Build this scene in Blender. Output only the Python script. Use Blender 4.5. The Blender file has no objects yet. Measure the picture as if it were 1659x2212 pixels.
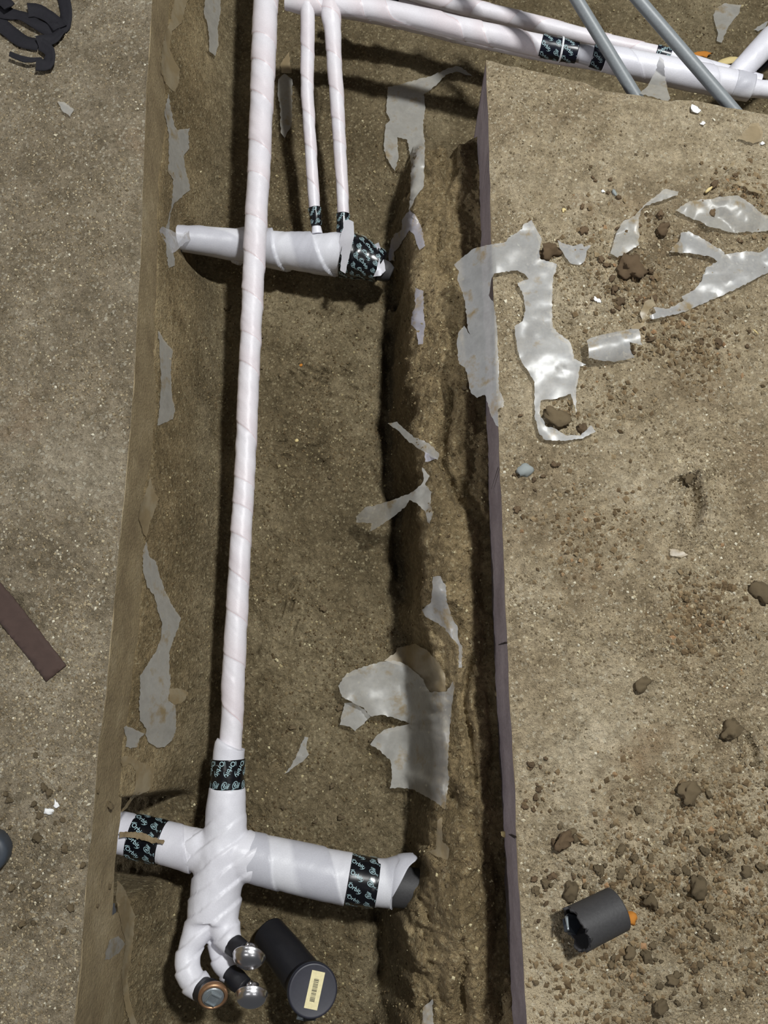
import bpy, bmesh, math, random
import numpy as np
from mathutils import Vector, Matrix, geometry

C = bpy.context.scene.collection
rnd = random.Random(7)
nprng = np.random.default_rng(11)

# ------------------------------------------------------------------ camera
CAM_H, PITCH, FPX = 1.40, math.radians(13.4), 1736.0
cam_d = bpy.data.cameras.new('camera'); cam = bpy.data.objects.new('camera', cam_d); C.objects.link(cam)
cam.location = (0, 0, CAM_H); cam.rotation_euler = (PITCH, 0, 0)
cam_d.sensor_fit = 'VERTICAL'; cam_d.sensor_height = 36.0; cam_d.lens = 36.0*FPX/2212.0
cam_d.clip_start = 0.02
bpy.context.scene.camera = cam

# ------------------------------------------------------------------ world, lamps, exposure
w = bpy.data.worlds.new('hall'); bpy.context.scene.world = w; w.use_nodes = True
w.node_tree.nodes['Background'].inputs[0].default_value = (0.93, 0.95, 1.0, 1)
w.node_tree.nodes['Background'].inputs[1].default_value = 0.052
def area(name, loc, target, size, power, col=(1, 1, 1), sy=None):
    l = bpy.data.lights.new(name, 'AREA'); l.energy = power; l.color = col
    l.shape = 'RECTANGLE'; l.size = size; l.size_y = sy or size
    o = bpy.data.objects.new(name, l); C.objects.link(o); o.location = loc
    o.rotation_euler = (Vector(target)-Vector(loc)).to_track_quat('-Z', 'Y').to_euler()
    return o
area('ceiling_lamp', (1.20, 1.30, 3.6), (0.05, 0.4, -0.2), 0.24, 163, (0.985, 1.0, 0.985))
area('work_lamp_far', (-6.0, -0.6, 2.0), (0.2, 0.4, 0.0), 0.5, 105, (0.95, 0.95, 1.0))
for lx, ly in ((-1.6, 1.6), (-1.3, -1.3), (1.5, -1.6)):
    area('glint_fill_light', (lx, ly, 3.6), (lx, ly, 0), 1.2, 7, (1, 1, 1), 0.25)  # unseen overhead fills, added for glints on the chrome and film
vs = bpy.context.scene.view_settings
vs.view_transform = 'Standard'; vs.look = 'None'; vs.gamma = 1.0; vs.use_curve_mapping = False
vs.exposure = 0.0

# ------------------------------------------------------------------ pixel -> point helpers
SP, CP = math.sin(PITCH), math.cos(PITCH)
def ray(u, v):
    a = (np.asarray(u, float)-829.5)/FPX; b = (np.asarray(v, float)-1106.0)/FPX
    return a, SP-b*CP, -CP-b*SP                       # direction with unit depth along the axis
def at(u, v, z):
    a, y, k = ray(u, v); t = (z-CAM_H)/k
    return Vector((float(a*t), float(y*t), float(z)))
def depth(p): return p[1]*SP-(p[2]-CAM_H)*CP
def pxr(px, p): return 0.5*px*depth(p)/FPX             # a width in pixels at p -> a radius in metres

# ------------------------------------------------------------------ noise
def h2(ix, iy, seed):
    n = (ix*374761393+iy*668265263+seed*982451) & 0x7fffffff
    n = ((n ^ (n >> 13))*1274126177) & 0x7fffffff
    return ((n ^ (n >> 16)) & 0xffff)/65535.0
def vn(x, y, seed=0):
    x = np.asarray(x, float); y = np.asarray(y, float)
    ix = np.floor(x).astype(np.int64); iy = np.floor(y).astype(np.int64)
    fx = x-ix; fy = y-iy; fx = fx*fx*(3-2*fx); fy = fy*fy*(3-2*fy)
    a = h2(ix, iy, seed); b = h2(ix+1, iy, seed); c = h2(ix, iy+1, seed); d = h2(ix+1, iy+1, seed)
    return (a*(1-fx)+b*fx)*(1-fy)+(c*(1-fx)+d*fx)*fy
def fbm(x, y, f, octv=3, seed=0):
    s = 0; a = 1.0; tot = 0
    for i in range(octv):
        s = s+a*(vn(np.asarray(x)*f+i*17.3, np.asarray(y)*f-i*9.1, seed+i)-0.5)*2; tot += a; a *= 0.5; f *= 2.07
    return s/tot
def sm(a, b, x):
    t = np.clip((np.asarray(x, float)-a)/(b-a), 0, 1); return t*t*(3-2*t)

# ------------------------------------------------------------------ the cut edges of the slab
def line_xy(pts, z): P = [at(u, v, z) for u, v in pts]; return np.array([p.y for p in P]), np.array([p.x for p in P])
def extend(ys, xs, lo, hi):
    o = np.argsort(ys); ys, xs = ys[o], xs[o]
    s0 = (xs[2]-xs[0])/(ys[2]-ys[0]); s1 = (xs[-1]-xs[-3])/(ys[-1]-ys[-3])
    return np.r_[lo, ys, hi], np.r_[xs[0]+s0*(lo-ys[0]), xs, xs[-1]+s1*(hi-ys[-1])]
LE = [(329,0),(316,200),(309,400),(304,560),(293,760),(283,900),(270,1060),(258,1170),(247,1300),(237,1400),(230,1500),(214,1600),(206,1700),(198,1800),(186,1900),(179,2000),(171,2100),(159,2210)]
RE = [(1050,128),(1056,300),(1062,521),(1069,720),(1073,850),(1077,930),(1080,1010),(1087,1150),(1092,1290),(1100,1480),(1104,1560),(1112,1680),(1116,1810),(1125,1950),(1132,2100),(1138,2212)]
FE = [(1050,130),(1060,133),(1139,150),(1233,173),(1262,177),(1295,195),(1381,206),(1443,218),(1497,215),(1565,231),(1659,247)]
LEy, LEx = extend(*line_xy(LE, 0), -1.0, 3.0)
REy, REx = extend(*line_xy(RE, 0), -1.0, 3.0)
def XL(y): return np.interp(y, LEy, LEx)+0.0012*fbm(np.asarray(y)*0, y, 30, 3, 5)
def XR(y): return np.interp(y, REy, REx)+0.0010*fbm(np.asarray(y)*0, y, 25, 3, 6)
_F = [at(u, v, 0) for u, v in FE]
FEx = np.r_[[p.x for p in _F], 2.2]; FEy = np.r_[[p.y for p in _F], _F[-1].y-0.16]
def YF(x): return np.interp(x, FEx, FEy)+0.0025*fbm(x, np.asarray(x)*0, 40, 3, 8)
def wall_hit(u, v, X):
    a, yy, k = ray(u, v); t = np.linspace(1.15, 3.2, 1500)
    x = a*t; y = yy*t; z = CAM_H+k*t; d = np.abs(x-X(y)); i = int(np.argmin(d)); return y[i], min(z[i], -0.02)
LB = [(368,0),(351,120),(362,260),(345,380),(328,470),(326,600),(334,760),(338,900),(329,1000),(312,1060),(312,1170),(306,1270),(297,1400),(283,1500),(267,1600),(260,1700),(257,1750),(252,1850),(262,1900),(280,1940),(294,1980),(290,2050),(280,2100),(282,2150),(296,2200)]
RB = [(1024,160),(1022,230),(1027,330),(1026,490),(1030,640),(1036,800),(1045,930),(1048,1040),(1052,1110),(1056,1250),(1054,1400),(1062,1500),(1068,1560),(1075,1700),(1086,1800),(1070,1950),(1072,2050),(1082,2120),(1084,2212)]
def prof(pts, X):
    P = sorted(wall_hit(u, v, X) for u, v in pts); return np.array([p[0] for p in P]), np.array([p[1] for p in P])
LZy, LZ = prof(LB, XL); RZy, RZ = prof(RB, XR)
LZ = np.clip(LZ, -0.27, -0.11); RZ = np.clip(RZ, -0.175, -0.10)
NOTCH0, NOTCH1 = at(280,1905,-.285).y, at(280,1735,-.285).y      # where the lower pipe runs in under the slab
def notch(y): return sm(NOTCH0-.03, NOTCH0, y)*(1-sm(NOTCH1, NOTCH1+.03, y))
def depth_left(y): return np.where(notch(y) > .02, .148, -np.interp(y, LZy, LZ)+.04)

# right-hand soil bank: crest and foot
BC = [(870,175),(905,300),(893,500),(893,600),(902,700),(908,900),(916,1000),(922,1100),(932,1200),(930,1290),(948,1400),(968,1500),(962,1700),(945,1850),(925,1950),(935,2050),(930,2212)]
BF = [(820,175),(850,300),(850,500),(848,620),(832,700),(820,800),(816,900),(818,1000),(846,1100),(848,1200),(852,1300),(872,1400),(880,1500),(880,1700),(880,1850),(800,1960),(805,2080),(800,2212)]
BCy, BCx = extend(*line_xy(BC, -0.17), -1.0, 3.0)
BFy, BFx = extend(*line_xy(BF, -0.40), -1.0, 3.0)
YCORN = float(_F[0].y)
def dashes():
    out = []
    for (cu, cv, n, ang, du, dv) in ((715,680,16,0.6,60,45),(700,815,26,-0.25,80,35),(690,790,10,0.9,60,40),(610,1300,10,1.3,30,60),(420,880,12,-0.5,40,80),(660,960,8,0.3,60,30)):
        for i in range(n):
            p = at(cu+rnd.uniform(-du,du), cv+rnd.uniform(-dv,dv), -0.37); out.append((p.x, p.y, ang+rnd.uniform(-.25,.25), rnd.uniform(.010,.020), rnd.uniform(.0028,.0042)))
    return out
DASH = dashes()
UPY = at(385,518,-.26).y
def terr(x, y, fine=True):
    x = np.asarray(x, float); y = np.asarray(y, float)
    zf = np.interp(y, [-.7,-.1,.4,.9,1.4,2.0], [-.41,-.405,-.41,-.40,-.38,-.37])
    zf = zf+0.018*fbm(x, y, 4.5, 3, 21)
    xl = XL(y); xr = XR(y)
    zl = np.interp(y, LZy, LZ)
    wl = 0.105+0.04*fbm(y*0, y, 3, 2, 31)
    q = np.clip((x-xl)/wl, 0, 1)
    left = (1-q)**1.6*(zl-zf)
    left = left*(1-.97*notch(y))*(1-.93*np.exp(-((y-UPY)/.05)**4)*sm(.0,.02,x-xl))
    # bank on the right
    bc = np.interp(y, BCy, BCx)+0.010*fbm(y*0+3, y, 11, 3, 33)
    bf = np.interp(y, BFy, BFx)+0.015*fbm(y*0+7, y, 12, 3, 34)
    zr = np.interp(y, RZy, RZ)
    jx = 0.016*fbm(x, y, 22, 3, 35)
    s = np.clip((x+jx-bf)/np.maximum(bc-bf, .03), 0, 1)
    steep = s*s*(3-2*s)
    crest = zr-0.008+0.030*fbm(x, y, 9, 3, 36)
    u = np.clip((x-bc)/np.maximum(xr-bc, .03), 0, 1)
    top = crest+(zr-crest)*u+0.035*np.sin(np.pi*np.clip(u*1.15, 0, 1))*(0.4+vn(y*5, y*0, 37))-0.035*np.exp(-((u-0.45-0.22*fbm(y*0, y, 6, 2, 38))/0.09)**2)*sm(-.1,.25,fbm(y*0+2, y, 4, 2, 39)+.15)
    yfade = 1-sm(YCORN-0.06, YCORN+0.05, y+0.05*fbm(x, y, 8, 2, 40))
    far_y = YCORN+0.60+0.00*x
    right = steep*(np.where(x > bc, top-zf, crest-zf)+.020*fbm(x, y*.32, 24, 3, 41)-.022*np.clip(fbm(x+.4*y, y*.25, 30, 2, 42)-.18, 0, 1))*yfade
    v0, v1 = at(830,1330,-.37).y, at(830,600,-.37).y
    crev = -0.075*np.exp(-((x-bf-0.022)/0.020)**2)*sm(v0, v0+.10, y)*(1-sm(v1-.06, v1+.04, y))
    v2, v3 = at(830,2180,-.37).y, at(830,1960,-.37).y
    crev = crev-0.05*np.exp(-((x-bf-0.012)/0.013)**2)*sm(v2, v2+.04, y)*(1-sm(v3-.03, v3+.03, y))
    z = zf+left+right+crev*yfade
    # far bank of the crossing trench
    fb = sm(YCORN+0.52, YCORN+1.05, y+0.12*fbm(x, y, 5, 3, 44))*sm(-.05, .45, x)
    z = z+fb*0.30
    if fine:
        rough = 0.75+0.9*steep*yfade*(s < 0.999)+0.7*steep*yfade+0.5*fb
        z = z+rough*(0.011*fbm(x, y, 26, 4, 51)+0.0048*fbm(x, y, 110, 2, 52))
        z = z-0.004*rough*np.clip(fbm(x, y, 60, 2, 53)-.3, 0, 1)
        for (dx, dy, an, ln, wd) in DASH:
            m = (np.abs(x-dx) < .03) & (np.abs(y-dy) < .03)
            if m.any():
                ax = (x[m]-dx)*math.cos(an)+(y[m]-dy)*math.sin(an); ay = -(x[m]-dx)*math.sin(an)+(y[m]-dy)*math.cos(an)
                z[m] -= 0.009*np.exp(-(ax/ln)**4-(ay/wd)**2)
    return z
def on_left(x, y): return x < XL(y)
def on_right(x, y): return (x > XR(y)) & (y < YF(x))
MOUND = [(1560,430,.12,.07,.016),(1400,520,.10,.06,.012),(1330,640,.06,.07,.010),(1480,720,.13,.05,.012),(1560,1180,.07,.07,.010),(1480,1900,.12,.10,.012),(1300,1850,.06,.08,.008),(1440,2120,.12,.06,.012),(1600,1350,.05,.06,.012),(1580,900,.1,.06,.008),(1200,1740,.03,.06,.008),(1600,2000,.08,.1,.010)]
MOUND = [(at(u, v, 0), a, b, h) for u, v, a, b, h in MOUND]
DENT = [(1494,1092,.017,.046,.026,-.15),(1472,1042,.030,.010,.016,.35),(1290,400,.05,.035,.006,.2),(1620,1630,.012,.03,.014,.2),(1480,1300,.03,.05,.007,.2),(1440,1430,.05,.02,.006,.2),(1580,2010,.012,.04,.009,-.5),(1540,1860,.02,.02,.008,0)]
DENT = [(at(u, v, 0), a, b, h, r) for u, v, a, b, h, r in DENT]
def rel_right(x, y, fine=True):
    x = np.asarray(x, float); y = np.asarray(y, float)
    e = sm(0.0, 0.05, x-XR(y))*sm(0.0, 0.03, YF(x)-y)
    z = 0.004+0.007*fbm(x, y, 7, 3, 61)
    for p, a, b, h in MOUND: z = z+h*np.exp(-((x-p.x)/a)**2-((y-p.y)/b)**2)*(0.5+vn(x*60, y*60, 62)*.9)
    for p, a, b, h, r in DENT:
        ax = (x-p.x)*math.cos(r)+(y-p.y)*math.sin(r); ay = -(x-p.x)*math.sin(r)+(y-p.y)*math.cos(r)
        d = (ax/a)**2+(ay/b)**2
        z = z-h*np.exp(-d**3)+h*0.35*np.exp(-((np.sqrt(d)-1.35)/.35)**2)
    if fine:
        z = z+0.0075*fbm(x, y, 26, 4, 63)*(0.35+vn(x*6, y*6, 64))+0.0024*fbm(x, y, 120, 2, 65)
    return z*e
def rel_left(x, y, fine=True):
    x = np.asarray(x, float); y = np.asarray(y, float)
    e = sm(0.0, 0.04, XL(y)-x)
    z = 0.003+0.004*fbm(x, y, 6, 3, 71)
    if fine: z = z+0.0050*fbm(x, y, 28, 4, 72)*(0.35+vn(x*5, y*5, 74))+0.0022*fbm(x, y, 120, 2, 73)
    return z*e
def ground(x, y, fine=False):
    x = np.atleast_1d(np.asarray(x, float)); y = np.atleast_1d(np.asarray(y, float))
    return np.where(on_left(x, y), rel_left(x, y, fine), np.where(on_right(x, y), rel_right(x, y, fine), terr(x, y, fine)))
TT = np.linspace(1.0, 3.4, 420)
def hits(uv, off=0.0, fine=False, zf=None):
    uv = np.asarray(uv, float); a, b, k = ray(uv[:, 0], uv[:, 1])
    x = a[:, None]*TT; y = b[:, None]*TT; z = CAM_H+k[:, None]*TT
    g = (ground(x.ravel(), y.ravel(), fine).reshape(x.shape) if zf is None else zf(x, y))+off
    below = z < g; i = np.argmax(below, axis=1); i = np.clip(i, 1, len(TT)-1); r = np.arange(len(i))
    d0 = z[r, i-1]-g[r, i-1]; d1 = z[r, i]-g[r, i]; f = np.clip(d0/np.maximum(d0-d1, 1e-9), 0, 1)
    t = TT[i-1]+f*(TT[i]-TT[i-1])
    return np.stack([a*t, b*t, CAM_H+k*t], 1)
def hit(u, v, off=0.0, fine=False): return Vector(hits([(u, v)], off, fine)[0])

# ------------------------------------------------------------------ materials
def mat(name): 
    m = bpy.data.materials.new(name); m.use_nodes = True
    nt = m.node_tree; return m, nt, nt.nodes['Principled BSDF']
def srgb(r, g, b):
    f = lambda c: (c/255/12.92) if c/255 <= .04045 else ((c/255+.055)/1.055)**2.4
    return (f(r), f(g), f(b), 1)
def N(nt, t, **kw):
    n = nt.nodes.new(t)
    for k, v in kw.items():
        if k in n.inputs: n.inputs[k].default_value = v
        else: setattr(n, k, v)
    return n
def ramp(nt, fac, stops):
    r = N(nt, 'ShaderNodeValToRGB'); e = r.color_ramp.elements
    while len(e) < len(stops): e.new(0.5)
    for el, (p, c) in zip(e, stops): el.position = p; el.color = c
    nt.links.new(fac, r.inputs[0]); return r
def mixc(nt, fac, a, b, mode='MIX'):
    m = N(nt, 'ShaderNodeMix'); m.data_type = 'RGBA'; m.blend_type = mode
    for s, v in ((0, fac), (6, a), (7, b)):
        if hasattr(v, 'links'): nt.links.new(v, m.inputs[s])
        else: m.inputs[s].default_value = v
    return m.outputs[2]
def tc(nt): return N(nt, 'ShaderNodeTexCoord').outputs['Object']
def noise(nt, vec, scale, detail=4, rough=.6, out='Fac'):
    n = N(nt, 'ShaderNodeTexNoise'); n.inputs['Scale'].default_value = scale; n.inputs['Detail'].default_value = detail; n.inputs['Roughness'].default_value = rough
    nt.links.new(vec, n.inputs['Vector']); return n.outputs[out]
def bump(nt, h, strength, dist, prev=None):
    b = N(nt, 'ShaderNodeBump'); b.inputs['Strength'].default_value = strength; b.inputs['Distance'].default_value = dist
    nt.links.new(h, b.inputs['Height'])
    if prev: nt.links.new(prev, b.inputs['Normal'])
    return b.outputs[0]
def dirt(name, c0, c1, c2, red, redamt, speck, big=5.0):
    m, nt, p = mat(name); v = tc(nt)
    a = noise(nt, v, big, 5, .62); col = ramp(nt, a, [(.30, c0), (.50, c1), (.70, c2)]).outputs[0]
    g = noise(nt, v, 95, 4, .75); col = mixc(nt, .75, col, ramp(nt, g, [(.28, (.45, .43, .40, 1)), (.5, (.95, .95, .95, 1)), (.72, (1.45, 1.45, 1.45, 1))]).outputs[0], 'MULTIPLY')
    k = noise(nt, v, 24, 5, .7); col = mixc(nt, .8, col, ramp(nt, k, [(.30, (.62, .60, .56, 1)), (.5, (1, 1, 1, 1)), (.70, (1.22, 1.22, 1.24, 1))]).outputs[0], 'MULTIPLY')
    if name == 'trench soil':                      # drier, paler made ground above the damp clay
        sz = N(nt, 'ShaderNodeSeparateXYZ'); nt.links.new(v, sz.inputs[0])
        wz = N(nt, 'ShaderNodeMath', operation='MULTIPLY_ADD'); nt.links.new(a, wz.inputs[0]); wz.inputs[1].default_value = .10; nt.links.new(sz.outputs[2], wz.inputs[2])
        st = N(nt, 'ShaderNodeMapRange'); nt.links.new(wz.outputs[0], st.inputs[0]); st.inputs[1].default_value = -.30; st.inputs[2].default_value = -.17
        col = mixc(nt, st.outputs[0], col, mixc(nt, 1.0, col, (1.55, 1.50, 1.42, 1), 'MULTIPLY'))
    if name == 'dusty slab top tan':               # barer, cleaner concrete near the sawn edge
        c_ = at(1155,2170,0); dn = N(nt, 'ShaderNodeVectorMath', operation='DISTANCE'); nt.links.new(v, dn.inputs[0]); dn.inputs[1].default_value = (c_.x, c_.y, 0)
        ad = N(nt, 'ShaderNodeMath', operation='MULTIPLY_ADD'); nt.links.new(k, ad.inputs[0]); ad.inputs[1].default_value = .10; nt.links.new(dn.outputs['Value'], ad.inputs[2])
        mr = N(nt, 'ShaderNodeMapRange'); nt.links.new(ad.outputs[0], mr.inputs[0]); mr.inputs[1].default_value = .09; mr.inputs[2].default_value = .19; mr.inputs[3].default_value = .75; mr.inputs[4].default_value = 0
        col = mixc(nt, mr.outputs[0], col, srgb(196,180,150))
    r = noise(nt, v, 3.3, 5, .7); rf = ramp(nt, r, [(.60, (0, 0, 0, 1)), (.76, (redamt,)*3+(1,))]).outputs[0]
    col = mixc(nt, rf, col, red)
    vo = N(nt, 'ShaderNodeTexVoronoi'); vo.inputs['Scale'].default_value = 230; nt.links.new(v, vo.inputs['Vector'])
    sp = ramp(nt, vo.outputs['Color'], [(.74, (0, 0, 0, 1)), (.90, (.55, .55, .55, 1))]).outputs[0]
    col = mixc(nt, sp, col, speck)
    nt.links.new(col, p.inputs['Base Color']); p.inputs['Roughness'].default_value = .93; p.inputs['Specular IOR Level'].default_value = .25
    h = noise(nt, v, 300, 3, .7); b = bump(nt, h, 1.0, .003); b = bump(nt, vo.outputs['Distance'], .55, .0022, b)
    b = bump(nt, g, .9, .008, b)
    nt.links.new(b, p.inputs['Normal']); return m
M = {}
M['soil'] = dirt('trench soil', srgb(88,77,56), srgb(117,104,79), srgb(142,129,102), srgb(102,87,60), .5, srgb(178,166,134), 4.0)
M['slab_right'] = dirt('dusty slab top tan', srgb(122,106,82), srgb(160,145,118), srgb(184,170,144), srgb(136,106,74), .55, srgb(206,197,174), 4.2)
M['slab_left'] = dirt('dusty slab top grey', srgb(106,95,76), srgb(138,126,105), srgb(162,151,130), srgb(142,108,76), .45, srgb(200,193,174), 4.2)
def wallmat(name, a, b, c):
    m, nt, p = mat(name); v = tc(nt)
    mp = N(nt, 'ShaderNodeMapping'); nt.links.new(v, mp.inputs[0]); mp.inputs['Scale'].default_value = (1, 1, 1)
    n1 = noise(nt, mp.outputs[0], 9, 6, .7); col = ramp(nt, n1, [(.32, a), (.55, b), (.75, c)]).outputs[0]
    n2 = noise(nt, v, 160, 3, .7); col = mixc(nt, .5, col, ramp(nt, n2, [(.3, (.6, .6, .6, 1)), (.7, (1.2, 1.2, 1.2, 1))]).outputs[0], 'MULTIPLY')
    nt.links.new(col, p.inputs['Base Color']); p.inputs['Roughness'].default_value = .85
    nt.links.new(bump(nt, n2, .7, .004), p.inputs['Normal']); return m
M['cut_right'] = wallmat('sawn concrete purple grey', srgb(132,120,122), srgb(156,144,146), srgb(176,164,164))
M['cut_left'] = wallmat('sawn concrete dusty tan', srgb(126,109,80), srgb(152,135,102), srgb(174,158,126))
M['edge'] = wallmat('pale slab arris', srgb(190,168,128), srgb(206,186,148), srgb(216,200,165))
def plain(name, col, rough=.5, metal=0.0, spec=.5, bmp=0, bscale=200):
    m, nt, p = mat(name); p.inputs['Base Color'].default_value = col; p.inputs['Roughness'].default_value = rough; p.inputs['Metallic'].default_value = metal; p.inputs['Specular IOR Level'].default_value = spec
    v = tc(nt); n = noise(nt, v, bscale, 3, .6)
    c = mixc(nt, .35, col, ramp(nt, n, [(.3, (.7, .7, .7, 1)), (.7, (1.2, 1.2, 1.2, 1))]).outputs[0], 'MULTIPLY'); nt.links.new(c, p.inputs['Base Color'])
    if bmp: nt.links.new(bump(nt, n, bmp, .002), p.inputs['Normal'])
    return m
def foam(name, white, second, seam, lo, hi):
    """spiral wrapped sheet: UV.x is the phase along the spiral"""
    m, nt, p = mat(name); v = tc(nt)
    uv = N(nt, 'ShaderNodeUVMap'); sx = N(nt, 'ShaderNodeSeparateXYZ'); nt.links.new(uv.outputs[0], sx.inputs[0])
    fr = N(nt, 'ShaderNodeMath', operation='FRACT'); nt.links.new(sx.outputs[0], fr.inputs[0])
    band = ramp(nt, fr.outputs[0], [(0, white), (lo, white), (hi, second), (.97, second), (1, seam)]).outputs[0]
    n = noise(nt, v, 420, 3, .7); big = noise(nt, v, 14, 3, .6)
    c = mixc(nt, .5, band, ramp(nt, n, [(.3, (.86, .86, .86, 1)), (.7, (1.06, 1.06, 1.06, 1))]).outputs[0], 'MULTIPLY')
    c = mixc(nt, .4, c, ramp(nt, big, [(.35, (.85, .84, .86, 1)), (.6, (1, 1, 1, 1))]).outputs[0], 'MULTIPLY')
    nt.links.new(c, p.inputs['Base Color']); p.inputs['Roughness'].default_value = .40; p.inputs['Specular IOR Level'].default_value = .45
    nt.links.new(bump(nt, n, .25, .0012), p.inputs['Normal']); return m
M['foam_pink'] = foam('white foam with pink tint', srgb(232,228,233), srgb(228,219,223), srgb(224,202,204), .3, .8)
M['foam_grey'] = foam('thin white foam over grey pipe', srgb(224,224,230), srgb(198,198,206), srgb(216,216,222), .40, .50)
M['foam'] = foam('white foam', srgb(230,229,236), srgb(220,219,227), srgb(208,206,214), .3, .8)
def film(name, col, alpha, dust, rough=.36):
    m, nt, p = mat(name); v = tc(nt)
    a = noise(nt, v, 22, 5, .65); b = noise(nt, v, 90, 3, .7)
    d = ramp(nt, a, [(dust, (1, 1, 1, 1)), (dust+.14, (0, 0, 0, 1))]).outputs[0]
    c = mixc(nt, d, col, srgb(158,140,108))
    c = mixc(nt, .4, c, ramp(nt, b, [(.3, (.8, .8, .8, 1)), (.7, (1.1, 1.1, 1.1, 1))]).outputs[0], 'MULTIPLY')
    nt.links.new(c, p.inputs['Base Color'])
    al = N(nt, 'ShaderNodeMapRange'); nt.links.new(a, al.inputs[0]); al.inputs[1].default_value = .3; al.inputs[2].default_value = .7; al.inputs[3].default_value = alpha+.08; al.inputs[4].default_value = alpha-.10
    nt.links.new(al.outputs[0], p.inputs['Alpha'])
    p.inputs['Roughness'].default_value = rough; p.inputs['Specular IOR Level'].default_value = .6
    nt.links.new(bump(nt, noise(nt, v, 26, 2, .5), .14, .006), p.inputs['Normal']); return m
M['film_grey'] = film('milky grey polythene', srgb(184,182,176), .60, .31)
M['film_white'] = film('milky white polythene', srgb(180,180,179), .64, .32, .32)
M['film_dusty'] = film('dusty polythene', srgb(176,162,134), .66, .46, .4)
M['film_lilac'] = film('bluish polythene', srgb(170,168,178), .70, .34)
M['clear'] = film('clear glossy polythene', srgb(205,205,210), .45, .32, .12)
M['tape'] = plain('black vinyl tape', srgb(14,15,20), .24, 0, .6)
M['tape_navy'] = plain('navy black vinyl tape', srgb(16,20,34), .32, 0, .5)
M['print'] = plain('pale blue print', srgb(168,196,202), .5)
M['abs'] = plain('dark grey plastic pipe', srgb(62,61,62), .6, 0, .4, .2)
M['black_plastic'] = plain('black plastic', srgb(34,34,38), .42, 0, .5, .1)
M['cap_face'] = plain('black plastic cap', srgb(48,48,58), .45, 0, .5)
M['chrome'] = plain('chrome', (.93, .92, .94, 1), .27, 1.0, .5, 0, 6)
M['copper'] = plain('tarnished copper', srgb(168,130,98), .42, .7)
M['steel'] = plain('pale steel plug', srgb(168,176,180), .35, .7)
M['paper'] = plain('cream label paper', srgb(238,226,178), .7)
M['ink'] = plain('black ink', srgb(60,58,50), .7)
M['conduit'] = plain('grey conduit', srgb(128,133,136), .45, 0, .5)
M['zip'] = plain('white cable tie', srgb(226,228,232), .4)
M['strap'] = plain('black cloth strap', srgb(34,33,38), .8, 0, .3, .3)
M['brown'] = plain('dark brown strip', srgb(74,58,52), .75, 0, .3, .4, 60)
M['white_bit'] = plain('white chip', srgb(240,240,238), .7)
M['orange'] = plain('orange stone', srgb(196,128,52), .8, 0, .3, .3)
M['gloom'] = plain('dark blue grey plastic', srgb(62,68,76), .5)
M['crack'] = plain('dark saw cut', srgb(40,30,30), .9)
M['stone_grey'] = plain('blue grey stone', srgb(160,166,164), .8, 0, .3, .5, 120)
M['wood'] = plain('pale wood sliver', srgb(216,196,140), .7)
def clod_mat(name, a, b):
    m, nt, p = mat(name); v = tc(nt); n = noise(nt, v, 60, 4, .7)
    oi = N(nt, 'ShaderNodeObjectInfo'); mr = ramp(nt, oi.outputs['Random'], [(0, (.75, .75, .75, 1)), (1, (1.12, 1.1, 1.08, 1))]).outputs[0]
    c = ramp(nt, n, [(.3, a), (.7, b)]).outputs[0]; c = mixc(nt, 1.0, c, mr, 'MULTIPLY')
    nt.links.new(c, p.inputs['Base Color']); p.inputs['Roughness'].default_value = .95; p.inputs['Specular IOR Level'].default_value = .2
    nt.links.new(bump(nt, noise(nt, v, 240, 3, .7), .8, .002), p.inputs['Normal']); return m
M['clod'] = clod_mat('brown clod', srgb(112,97,74), srgb(152,136,108))
M['clod_red'] = clod_mat('reddish clod', srgb(110,92,70), srgb(146,124,98))
def grain_mat(name, stops):
    m, nt, p = mat(name); g = N(nt, 'ShaderNodeNewGeometry')
    c = ramp(nt, g.outputs['Random Per Island'], stops).outputs[0]; nt.links.new(c, p.inputs['Base Color']); p.inputs['Roughness'].default_value = .85; p.inputs['Specular IOR Level'].default_value = .3; return m
M['grit'] = grain_mat('loose grit', [(0, srgb(104,91,70)), (.45, srgb(138,123,97)), (.8, srgb(164,149,121)), (.95, srgb(194,182,152)), (1, srgb(226,220,200))])
M['crumb'] = grain_mat('crumbled soil', [(0, srgb(92,76,54)), (.5, srgb(122,103,76)), (.94, srgb(146,128,98)), (1, srgb(158,124,90))])
M['grit_dark'] = grain_mat('trench grit', [(0, srgb(78,64,44)), (.5, srgb(106,90,64)), (.85, srgb(138,122,92)), (.95, srgb(178,164,124)), (1, srgb(216,206,170))])

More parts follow.
